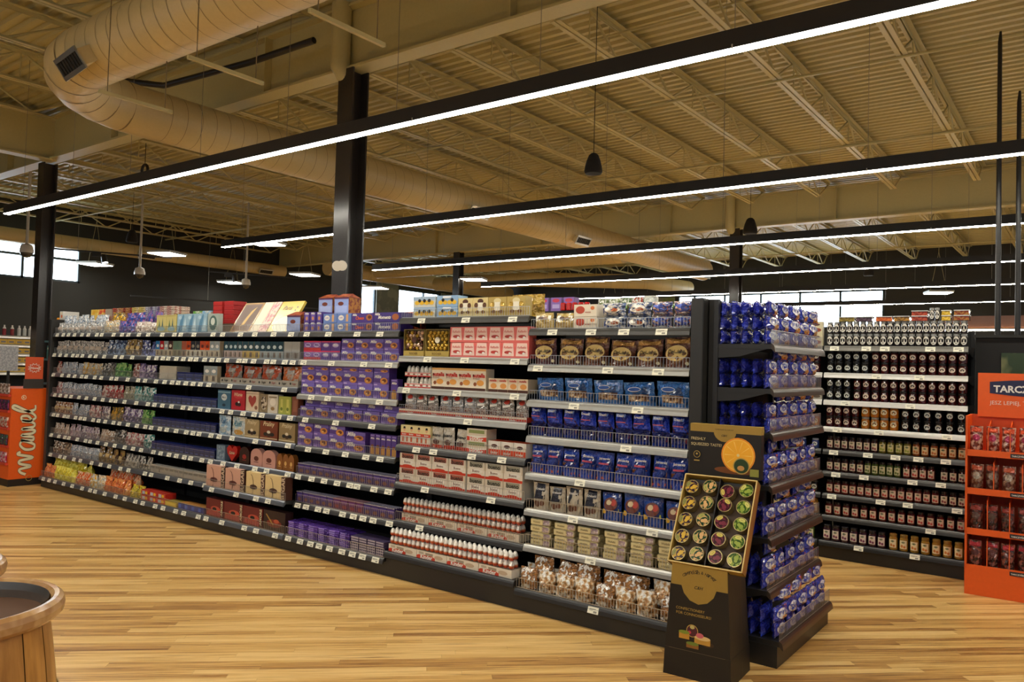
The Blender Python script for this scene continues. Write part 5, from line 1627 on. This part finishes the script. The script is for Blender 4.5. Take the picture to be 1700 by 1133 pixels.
fb.flat = True
mb.prints([('p', [(.5 + x, z) for x, z in ((-.163, .50), (-.100, .50), (-.085, .46), (-.05, .425), (0, .41), (.05, .425), (.085, .46), (.100, .50), (.163, .50), (.158, .62), (-.158, .62))], gld)], 1, 1, fb)
arc = 'Cavendish & Harvey'
for k, chx in enumerate(arc):
    if chx == ' ':
        continue
    a = (k - (len(arc) - 1) / 2) * .085
    cw = .014 if chx not in 'il' else .006
    mb.prints([('t', chx, .5 + .135 * math.sin(a), .585 - .115 * (1 - math.cos(a)), cw, cbk, .1, .01, -a * .85)], 1, 1, fb)
mb.prints([('t', 'C&H', .5, .50, .05, cbk, .3, .02), ('t', 'CONFECTIONERY', .455, .375, .165, gl2, 0, -.002), ('t', 'FOR CONNOISSEURS!', .475, .350, .20, gl2, 0, -.002)], 1, 1, fb)
mb.prints([('e', .56, .205, .035, .014, M('#3b2412', 'card')), ('e', .47, .262, .034, .034, gl2), ('e', .47, .262, .030, .030, M('#4a1424', 'card')), ('e', .47, .282, .014, .010, M('#b9ab6a', 'card')), ('e', .455, .252, .01, .009, M('#b8324a', 'card')),
           ('r', .395, .212, .455, .248, M('#b8862c', 'card')), ('e', .425, .248, .032, .010, M('#7a8a2a', 'card')), ('r', .485, .200, .575, .232, M('#b98a34', 'card')), ('e', .53, .234, .045, .012, M('#d8b878', 'card')), ('e', .515, .246, .022, .014, M('#c9606a', 'card')),
           ('r', .44, .170, .51, .195, M('#8a5a1e', 'card')), ('e', .475, .195, .036, .010, M('#6a7a2a', 'card')), ('r', .34, .1502, .66, .1522, M('#6a5a44', 'card'))], 1, 1, fb)
mb.build('stand_body', td)
# header
hd = MB()
HW, HB, HT, HY = .42, 1.085, 1.385, .30
hx0 = BWD / 2 - HW / 2 + .035
hd.box(hx0, hx0 + HW, HY, HY + .055, HB, HT - .045, cbk)
hd.box(hx0, hx0 + HW, HY, HY + .055, HT - .045, HT, gld)


def fh(u, v, e):
    return (BWD / 2 + .035 + u, HY - .001 - e, HB + v)


fh.flat = True
hh = HT - HB
hd.prints([('p', [(.5 + .16 * math.cos(q) * 1.0, .262 / hh * 1 + .20 * math.sin(q)) for q in [PI + PI * k / 10 for k in range(11)]], gld)], HW, hh, fh)
hd.prints([('e', .66, .14, .30, .07, M('#6e3a0c', 'card')), ('e', .69, .44, .235, .335, M('#e8901e', 'card')), ('e', .69, .44, .215, .305, M('#f4c04a', 'card')), ('e', .69, .44, .200, .285, M('#f0ae26', 'card')), ('e', .69, .44, .02, .03, M('#e0cc8a', 'card'))] + [('p', [(.69 + .03 * math.cos(q), .44 + .04 * math.sin(q)), (.69 + .185 * math.cos(q + .03), .44 + .265 * math.sin(q + .03)), (.69 + .185 * math.cos(q - .03), .44 + .265 * math.sin(q - .03))], M('#f6cf6a', 'card')) for q in [2 * PI * k / 10 for k in range(10)]] + [('e', .74, .24, .115, .155, gl2), ('e', .74, .24, .10, .135, M('#1e3a16', 'card')), ('e', .735, .20, .05, .05, M('#b98a4a', 'card')), ('r', .86, .06, .98, .2, M('#8a8a3a', 'card')),
           ('e', .11, .40, .05, .07, gl2), ('e', .11, .40, .043, .06, cbk), ('e', .11, .41, .014, .02, gl2), ('r', .07, .27, .15, .29, gl2),
           ('t', 'FRESHLY', .13, .71, .21, M('#c9b98a', 'card'), 0, .004), ('t', 'SQUEEZED TASTE!', .245, .60, .44, M('#c9b98a', 'card'), 0, .004), ('t', 'C&H', .5, .80, .08, cbk, .3, .02), ('t', 'CAVENDISH & HARVEY', .5, .915, .26, cbk, 0, .0)], HW, hh, fh)
hd.build('header_panel', td)
# tilted tray
TA = math.atan2(.255, .47)
TH, TW, TD = .53, .425, .075
TM = Matrix.Translation((BWD / 2 - TW / 2 + .03, .0, .625)) @ Matrix.Rotation(-TA, 4, 'X')
tr = MB()
tw_ = .008
cin = M('#3a2614', 'card')
tr.box(0, TW, TD - tw_, TD, 0, TH, cin, TM)
tr.box(0, TW, 0, TD, 0, tw_, gld, TM)
tr.box(0, TW, 0, TD, TH - tw_, TH, gld, TM)
tr.box(0, tw_, 0, TD, 0, TH, gld, TM)
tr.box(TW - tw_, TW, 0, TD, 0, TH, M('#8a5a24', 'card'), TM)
for x in (0, TW - .006):
    tr.box(x, x + .006, -.0015, 0, 0, TH, M('#c9b070', 'card'), TM)
tr.box(0, TW, -.0015, 0, 0, .006, M('#c9b070', 'card'), TM)
tr.box(0, TW, -.0015, 0, TH - .006, TH, M('#c9b070', 'card'), TM)
tr.build('tin_tray', td)
MB().box(TW * .49, TW * .505, .01, TD - .01, .008, TH - .008, cbk, TM).build('tray_divider', td)
tinrim = M('#cdbb84', 'metal')
tin_looks = [('plum', '#2a1830', '#c9a23a', '#8d8a4a'), ('green apple', '#123a24', '#c9a06a', '#a8a45a'), ('berry', '#34121e', '#6e2638', '#c9b45a'), ('lime', '#34501c', '#8a9c40', '#c9c46a')]
tinM = Matrix.Translation((-1.95, 4.11, 0)) @ Matrix.Rotation(AD, 4, 'Z') @ TM
tm_cache = []
for nm, c0, c1, c2 in tin_looks:
    t1 = MB()
    R1 = .0405
    t1.lathe([(R1 * .97, 0), (R1, .003), (R1, .052), (R1 * .98, .054)], tinrim, 20)
    me1 = t1.mesh('candy_tin')
    t2 = MB()
    t2.lathe([(R1 * .92, .0535), (R1 * .93, .057), (R1 * 1.01, .057), (R1 * 1.02, .052)], tinrim, 20, cap=False)
    n = 20
    t2.add([(R1 * .92 * math.cos(2 * PI * k / n), R1 * .92 * math.sin(2 * PI * k / n), .0545) for k in range(n)], [tuple(range(n))], M(c0, 'gloss', c1, 60))

    def ft(u, v, e):
        return (u, v - R1, .0555 + e)
    ft.flat = True
    t2.prints([('e', .5, .42, .30, .24, M(c0, 'gloss')), ('e', .58, .36, .17, .16, M(c1, 'gloss')), ('e', .40, .44, .12, .12, M(c1, 'gloss')), ('e', .5, .80, .24, .13, M(c2, 'gloss')), ('r', .40, .78, .60, .80, cbk)], 2 * R1, 2 * R1, ft)
    tm_cache.append((nm, me1, t2.mesh('lid')))
rs = random.Random(5)
for c in range(4):
    for rw in range(5):
        nm, me1, me2 = tm_cache[c]
        x = (.052, .152, .262, .365)[c] + (rw - 2) * .0 + .004 * (c % 2)
        z = TH - .062 - rw * .100 + (-.012 if c % 2 == 0 and c < 2 else 0) - (.018 if c == 2 and rw == 0 else 0)
        Mx = tinM @ Matrix.Translation((x, TD - .0095, z)) @ Matrix.Rotation(PI / 2, 4, 'X') @ Matrix.Rotation(rs.uniform(-.9, 2.2), 4, 'Z')
        o = ob('candy_tin', me1)
        o.matrix_world = Mx
        tag(o, '%s candy tin, row %s from top, %s column of the tilted tray' % (nm, ['one', 'two', 'three', 'four', 'five'][rw], ordn(c)), 'tin', 'round candy tins in the tilted tray')
        ob('lid', me2, o)

# ================================================================ ORANGE SAUSAGE DISPLAY
og = M('#e65c12', 'card')
og2 = M('#d2500f', 'card')
sx, sy, sw = -.84, 7.17, .68
r = thing('display_stand', 'orange cardboard stand of hanging sausage packs at the right edge', 'display stand', (sx, sy, 0), .03)
mb = MB()
mb.box(0, sw, .005, .40, 0, .20, og)
mb.box(0, .014, 0, .42, .2, 1.40, og)
mb.box(sw - .014, sw, 0, .42, .2, 1.40, og)
mb.box(.014, sw - .014, .40, .42, .2, 1.40, og2)
mb.build('stand_body', r)
hd = MB()
hd.box(.055, sw + .02, .36, .40, 1.385, 1.745, og)
fq = lambda u, v, e: (.055 + .4425 + u, .359 - e, 1.385 + v)


def fz(u, v, e):
    return (.055 + (sw - .035) / 2 + u, .359 - e, 1.385 + v)


fz.flat = True
hdw = sw - .035
hd.prints([('p', [(.13, .54), (.35, .50), (.62, .47), (.90, .52), (.90, .80), (.62, .86), (.35, .84), (.13, .80)], M('#141a44', 'card')), ('t', 'TARCZYŃSKI', .52, .67, .70, M('#e6e2dc', 'card'), 0, .03), ('t', 'JESZ LEPIEJ, ŻYJESZ LEPIEJ', .50, .33, .74, M('#e6d9cc', 'card'), 0, .0)], hdw, .36, fz)
hd.build('header_panel', r)
SHZ = [1.10, .80, .485, .20]
for k, z in enumerate(SHZ):
    top = [1.36, 1.10, .80, .485][k]
    s = MB()
    s.box(.014, sw - .014, .01, .40, z, z + .012, og2)
    s.box(.004, sw - .004, 0, .01, z - .015, z + .035, og)
    o = s.build('display_shelf', r)
    p = MB().box(-.06, .06, -.006, 0, -.013, .018, M('#1a1a26', 'card')).prints([('t', 'TARCZYŃSKI', .5, .1, .85, WHT, 0, .02)], .12, .02, lambda u, v, e: (u, -.0065 - e, v))if False else None
    pl = MB()
    pl.box(-.058, .058, -.006, 0, -.012, .018, M('#1a1a26', 'card'))

    def fp(u, v, e):
        return (u, -.0065 - e, v)
    fp.flat = True
    pl.prints([('t', 'TARCZYŃSKI', .5, .003, .85, WHT, 0, .02)], .116, 1, fp)
    for px_ in (.36,):
        pq = pl.build('brand_plaque', o, (px_ - .0 * k, 0, z + .005))
    nd = 4 if k != 1 else 3
    for q in range(1, nd + 1):
        x = sw * q / (nd + .6)
        if x > sw - .05:
            continue
        d = MB()
        d.add([(x, .012, z), (x + .006, .012, z), (x + .006, .40, z), (x, .40, z), (x, .02, top - .06), (x + .006, .02, top - .06), (x + .006, .40, top), (x, .40, top)], [(0, 3, 2, 1), (0, 1, 5, 4), (1, 2, 6, 5), (2, 3, 7, 6), (3, 0, 4, 7), (4, 5, 6, 7)], og)
        d.build('divider', r)
    kd = bag(.20, .05, [film(['#6a2418', '#5a2c20', '#2c1512', '#301814'][k], ['#c9a08a', '#8d6a54', '#6a3024', '#8d4a3a'][k], 26)], [('r', .1, .80, .9, .97, M(['#c8481c', '#b8502c', '#8d2c1c', '#a8202a'][k], 'foil')), ('e', .5, .58, .3, .14, M(['#a8385a', '#a89a8a', '#5a4034', '#5a2a24'][k], 'foil'))], seed=80 + k, name='sausage_pack')(.092)
    for q in range(6):
        x = .07 + q * .108
        me, h, d_, _ = kd[q % 3]
        o2 = ob('sausage_pack', me, None, (sx + x, sy + .03 + .03 * (q % 2) + x * .03, z + .0135), rs.uniform(-.1, .1))
        tag(o2, 'glossy sausage pack %s from left on the %s level of the orange stand' % (ordn(q), ordn(k)), 'pack', 'sausage packs on the %s level of the orange stand' % ordn(k))

# black refrigerated case behind it, with the two tall poles
r = thing('cooler', 'black refrigerated case behind the orange sausage stand', 'cooler', (-.85, 7.86, 0))
MB().box(0, 2.2, 0, .8, 0, 2.05, M('#090808', 'matte')).build('cabinet', r)
MB().box(-.01, 2.21, -.02, .8, 2.05, 2.075, M('#3a3834', 'metal')).build('top_rim', r)
MB().box(.19, 1.2, -.012, 0, 1.60, 1.92, M('#2c3a20', 'gloss', '#6a6a44', 5)).build('side_print', r)
for k, (x, y_, zt) in enumerate(((-.705, 8.05, 4.78), (-.565, 8.15, 4.25))):
    o = MB().tube([(0, 0, 2.075), (0, 0, zt - .1), (.004, 0, zt)], [.024, .018, .010], blackp, 10).build('pole', None, (x, y_, 0))
    tag(o, ['taller black pole standing on the black refrigerated case', 'shorter black pole standing on the black refrigerated case'][k], 'pole', 'black poles on the case')
r = thing('counter_canopy', 'brown lit canopy far behind the black poles', 'canopy', (-1.9, 13.4, 0))
MB().box(0, 4, 0, .5, 2.45, 2.62, M('#6a4028', 'wood')).build('fascia', r)
MB().box(0, 4, -.02, .02, 2.40, 2.42, E_PAN).build('light_strip', r)
MB().box(3.6, 3.8, .1, .4, 0, 2.45, M('#2a2a28', 'dark')).build('post', r)
MB().box(.0, .2, .1, .4, 0, 2.45, M('#2a2a28', 'dark')).build('post', r)

# ================================================================ LEFT SIDE
r = thing('display_stand', 'orange cardboard stand with white script lettering at far left', 'display stand', (-10.95, 4.17, 0), 0)
mb = MB()
mb.box(-.75, 0, 0, .43, .09, 1.235, og)
mb.box(-.75, 0, 0, .43, 0, .09, M('#1c1614', 'card'))
mb.build('stand_body', r)
# hand-drawn script running up the side
def ribbon(mb, pts, wd, mt, e):
    P = [Vector((p[0], p[1], 0)) for p in pts]
    cr = []
    for i in range(len(P) - 1):
        p0, p1, p2, p3 = P[max(0, i - 1)], P[i], P[i + 1], P[min(len(P) - 1, i + 2)]
        for k in range(5):
            t = k / 5
            cr.append(.5 * ((2 * p1) + (-p0 + p2) * t + (2 * p0 - 5 * p1 + 4 * p2 - p3) * t * t + (-p0 + 3 * p1 - 3 * p2 + p3) * t ** 3))
    cr.append(P[-1])
    L, R_ = [], []
    for i, p in enumerate(cr):
        d = (cr[min(i + 1, len(cr) - 1)] - cr[max(i - 1, 0)]).normalized()
        nn = Vector((-d.y, d.x, 0)) * wd * (.55 + .45 * abs(d.y))
        L.append(p + nn)
        R_.append(p - nn)
    vs = []
    for a, c in zip(L, R_):
        for q in (a, c):      # script x -> up (z), script y -> toward the camera side (-y)
            vs.append((.0015 + e, .40 - q.y, .12 + q.x))
    mb.add(vs, [(2 * i, 2 * i + 1, 2 * i + 3, 2 * i + 2) for i in range(len(cr) - 1)], mt)


W_ = [(.02, .20), (.05, .26), (.09, .27), (.12, .14), (.16, .27), (.20, .27), (.23, .12), (.28, .30), (.31, .27)]
A_ = [(.45, .26), (.40, .28), (.34, .22), (.34, .13), (.39, .11), (.43, .18), (.46, .27), (.45, .14), (.49, .12)]
V_ = [(.49, .12), (.52, .27), (.54, .14), (.58, .12), (.60, .27), (.62, .14), (.66, .12), (.69, .18), (.70, .27)]
E_ = [(.70, .15), (.76, .20), (.76, .27), (.72, .27), (.70, .18), (.74, .11), (.79, .14)]
L_ = [(.79, .14), (.85, .26), (.90, .36), (.87, .38), (.82, .26), (.84, .13), (.90, .12)]
sc_ = MB()
for wd, mt, e in ((.023, M('#5a3a20', 'card'), 0), (.0165, M('#e8dcb8', 'card'), .0008)):
    for s_ in (W_, A_, V_, E_, L_):
        ribbon(sc_, s_, wd, mt, e)
sc_.tube([(.002, .14 + .026 * math.cos(2 * PI * k / 14), 1.12 + .026 * math.sin(2 * PI * k / 14)) for k in range(15)], .0035, M('#e8dcb8', 'card'), 5, False)
vs, fs = text_geo('R', 0, .02)
sc_.add([(.0022, .14 + y_ * -.02 * 0 + x * .022, 1.12 + y_ * .022) for x, y_ in vs], fs, M('#e8dcb8', 'card'))
sc_.tube([(.002, .24 + .035 * math.cos(2 * PI * k / 14), .09 + .035 * math.sin(2 * PI * k / 14)) for k in range(15)], .003, gl2, 5, False)
sc_.build('script_lettering', r)
for k, z in enumerate((.30, .52, .74, .96, 1.16)):
    MB().box(-.72, -.02, -.03, 0, z - .03, z, M('#c8402c', 'card')).build('display_shelf', r)
    for q in range(6):
        o = MB().cbox(-.05, .05, 0, .02, 0, .13, M(['#c23a6a', '#5a2a4a', '#c8503c', '#8a2c5c', '#d8c9c0'][k], 'foil', ['#e0c0c8', '#3a6a5a', '#e8d8c8', '#2c2c4a', '#8a6a5a'][k], 24), .004).build('sweet_bag', None, (-11.62 + q * .115, 4.1445, z + .0015))
        tag(o, 'small bag %s from left on level %s of the orange lettered stand' % (ordn(q), ['one', 'two', 'three', 'four', 'five'][k]), 'bag', 'bags on level %s of the lettered stand' % ['one', 'two', 'three', 'four', 'five'][k])
        o.location.y = 4.147
r = thing('sign', 'small orange sign with white scribble above the lettered stand', 'sign', (-10.94, 4.31, 1.237))
MB().box(-.012, 0, 0, .21, .12, .40, M('#d0542c', 'card'), taper=.0).build('sign_board', r)
MB().box(-.02, .002, -.01, .22, 0, .12, M('#3a3430', 'card')).build('sign_foot', r)
sg = MB()
rs = random.Random(2)
pts = []
for k in range(24):
    a = 2 * PI * k / 24
    q = .075 if k % 2 else .05
    pts.append((.002, .105 + q * 1.05 * math.cos(a), .26 + q * .8 * math.sin(a)))
sg.tube(pts + [pts[0]], .004, WHT, 5, False)
vs, fs = text_geo('Wawel', .3, .02)
sg.add([(.002, .105 + x * .11, .26 + y_ * .11) for x, y_ in vs], fs, WHT)
sg.build('scribble', r)

# stand at the far left end of the run with the yellow cartons
r = thing('end_stand', 'teal-grey end stand behind the orange lettered stand', 'shelving unit', (-11.28, 4.66, 0))
tl = M('#3c5c62', 'dark')
MB().box(.38, .44, 0, .62, 0, 2.10, tl).build('side_panel', r)
for z in (.08, .5, .9, 1.3, 1.62, 1.86):
    MB().box(0, .38, 0, .62, z - .025, z, tl).build('shelf', r)
for k, (x, y_, z, w, d, h, c, lb) in enumerate(((-11.20, 4.68, 1.862, .17, .10, .21, '#d8a422', 'yellow carton on the teal end stand shelf'), (-11.02, 4.69, 1.862, .11, .10, .30, '#dc941c', 'taller orange-yellow carton beside the teal panel'),
                                       (-10.87, 4.66, 2.132, .10, .2, .11, '#c9c8c4', 'white carton on top of the left end panel'), (-11.25, 4.68, 1.622, .14, .1, .17, '#2c5c5a', 'teal carton on the lower end stand shelf'), (-11.06, 4.68, 1.622, .08, .1, .15, '#3a3c20', 'dark green bottle-shaped carton on the end stand'))):
    o = MB().cbox(0, w, 0, d, 0, h, M(c, 'card'), .004).prints([('e', .6, .4, .25, .2, M('#c8601c', 'card')), ('r', .2, .7, .8, .85, CRM)], 0.0001 + w, h, lambda u, v, e: (u + 0, -.0005 - e, v)) if False else MB().cbox(0, w, 0, d, 0, h, M(c, 'card'), .004)

    def fy(u, v, e, w=w):
        return (w / 2 + u, -.0005 - e, v)
    fy.flat = True
    o.prints([('e', .6, .4, .25, .2, M('#c8601c', 'card')), ('r', .2, .7, .8, .85, CRM)], w, h, fy)
    tag(o.build('carton', None, (x, y_, z)), lb, 'box')
for k, (x, c) in enumerate(((-10.60, '#d8a022'), (-10.42, '#c8441c'), (-10.22, '#9a8a78'), (-10.04, '#8a7a6a'))):
    tag(MB().cbox(-.085, .085, 0, .05, 0, .16, M(c, 'card', '#e0c060' if k < 2 else c, 12), .004).build('carton', None, (x, 4.97, 2.122 + .0)), '%s carton at the far left end above the sweets' % ['yellow', 'red and yellow', 'beige', 'brown-grey'][k], 'box')
    bpy.data.objects[-1] if False else None

# far shelving beyond
FS = Bay('u', 'far left shelves', 'distant shelving unit of groceries at the far left', 1.9, (-14.3, 4.0, 0), PI / 2, [1.965, 1.82, 1.67, 1.52, 1.36, 1.0, .6, .16], btop=1.95, depth=.5, ntags=0, rails=[br2] * 8, seed=90)
WB = lambda col: (lambda w: [(MB().lathe([(.026, 0), (.028, .01), (.028, .11), (.012, .145), (.012, .17), (.001, .171)], [M(col, 'gloss')] * 2 + [WHT] * 3, 10, (0, .03, 0)).mesh('bottle'), .17, .06, [])])
FS.place('bottle', WB('#8d1c1c'), 'red and white bottle', 'bottle', 0, .55, .80, 4)
FS.place('bottle', WB('#c9ccc8'), 'white bottle', 'bottle', 0, .80, .98, 4)
FS.place('carton', carton(.09, .1, '#c9c4b8', [('r', .2, .2, .8, .5, RED)]), 'white carton', 'box', 0, .1, .54, 5)
for i, cs in ((1, ('#c9a43a', '#4a6ab0', '#b9bcb4')), (2, ('#b9b4ac', '#7aa05a', '#c9c0b4')), (3, ('#9ab0c0', '#c9c4bc', '#6a8aa8')), (4, ('#8a8d90', '#c9b8b0', '#a8a49c'))):
    for k, c in enumerate(cs):
        FS.place('carton', carton(.085, .1, c, [('r', .2, .3, .8, .6, M('#6a6a70', 'card'))]), '%s small carton' % ('left', 'middle', 'right')[k], 'box', i, k / 3, (k + 1) / 3 - .02, 5)
r = thing('monitor', 'black monitor edge behind the orange lettered stand', 'monitor', (-12.9, 4.15, 0), PI / 2)
MB().box(0, .62, 0, .04, 1.42, 1.60, blackp).build('screen', r)
MB().box(.28, .34, .01, .05, .0, 1.42, blackp).build('stand', r)
o = tag(MB().box(0, .24, 0, .01, 1.42, 1.78, M('#a8a9ac', 'card', '#8d8f94', 40)).build('notice_sheet', None, (-12.6, 4.62, 0), PI / 2), 'white notice sheet standing behind the orange lettered stand', 'sign')
MB().box(.10, .14, .001, .008, 0, 1.42, blackp).build('post', o)

# barrels
def stave_mat():
    mt, nt, b = nodemat('oak_staves')
    N = nt.nodes
    tc = N.new('ShaderNodeTexCoord')
    mp = N.new('ShaderNodeMapping')
    mp.inputs['Scale'].default_value = (9, 9, 1.2)
    link(nt, tc.outputs['Object'], mp.inputs['Vector'])
    nz = N.new('ShaderNodeTexNoise')
    nz.inputs['Scale'].default_value = 3
    nz.inputs['Detail'].default_value = 6
    link(nt, mp.outputs[0], nz.inputs['Vector'])
    cr = N.new('ShaderNodeValToRGB')
    cr.color_ramp.elements[0].position = .3
    cr.color_ramp.elements[0].color = lin('#8a5c26') + (1,)
    cr.color_ramp.elements[1].position = .75
    cr.color_ramp.elements[1].color = lin('#c08c48') + (1,)
    link(nt, nz.outputs['Fac'], cr.inputs[0])
    link(nt, cr.outputs[0], b.inputs['Base Color'])
    b.inputs['Roughness'].default_value = .35
    return mt


stv = stave_mat()
rimw = M('#b08a5c', 'gloss', '#9a7248', 14)


def barrel(x, y_, label, rz=0):
    r = thing('barrel', label, 'barrel', (x, y_, 0), rz, 'wooden sample barrels')
    R = .285
    prof = [(.235, 0), (.262, .12), (.285, .28), (.292, .42), (.285, .58), (.268, .74), (.25, .875)]
    ns = 18
    g = M('#4a2c12', 'matte')
    b = MB()
    for s in range(ns):
        a0, a1 = 2 * PI * s / ns + .008, 2 * PI * (s + 1) / ns - .008
        vs = []
        for q, z in prof:
            for k in range(4):
                a = a0 + (a1 - a0) * k / 3
                vs.append((q * math.cos(a), q * math.sin(a), z))
        b.add(vs, [(i * 4 + k, i * 4 + k + 1, i * 4 + k + 5, i * 4 + k + 4) for i in range(len(prof) - 1) for k in range(3)], stv, True)
    b.lathe([(q - .004, z) for q, z in prof], g, 36)
    b.build('staves', r)
    for z0, z1, q0, q1 in ((.60, .635, .2855, .282), (.16, .195, .2705, .2755)):
        MB().lathe([(q0 + .001, z0), (q0 + .005, z0 + .002), (q1 + .005, z1 - .002), (q1 + .001, z1)], M('#b0904e', 'wood'), 40, cap=False).build('hoop', r)
    rm = MB()
    rm.lathe([(.245, .868), (.276, .872), (.290, .885), (.293, .905), (.288, .922), (.275, .932), (.262, .930), (.252, .918), (.246, .87)], rimw, 44, cap=False)
    rm.build('rim', r)
    ins = MB()
    ins.lathe([(.2475, .925), (.243, .90), (.236, .74), (.001, .735)], M('#8f8c88', 'metal'), 40, cap=False)
    ins.build('steel_liner', r)
    return r


barrel(-2.79, .935, 'wooden barrel with steel liner at the lower left corner', .4)
barrel(-3.375, .985, 'wooden barrel just peeking in behind the corner barrel', 1.1)
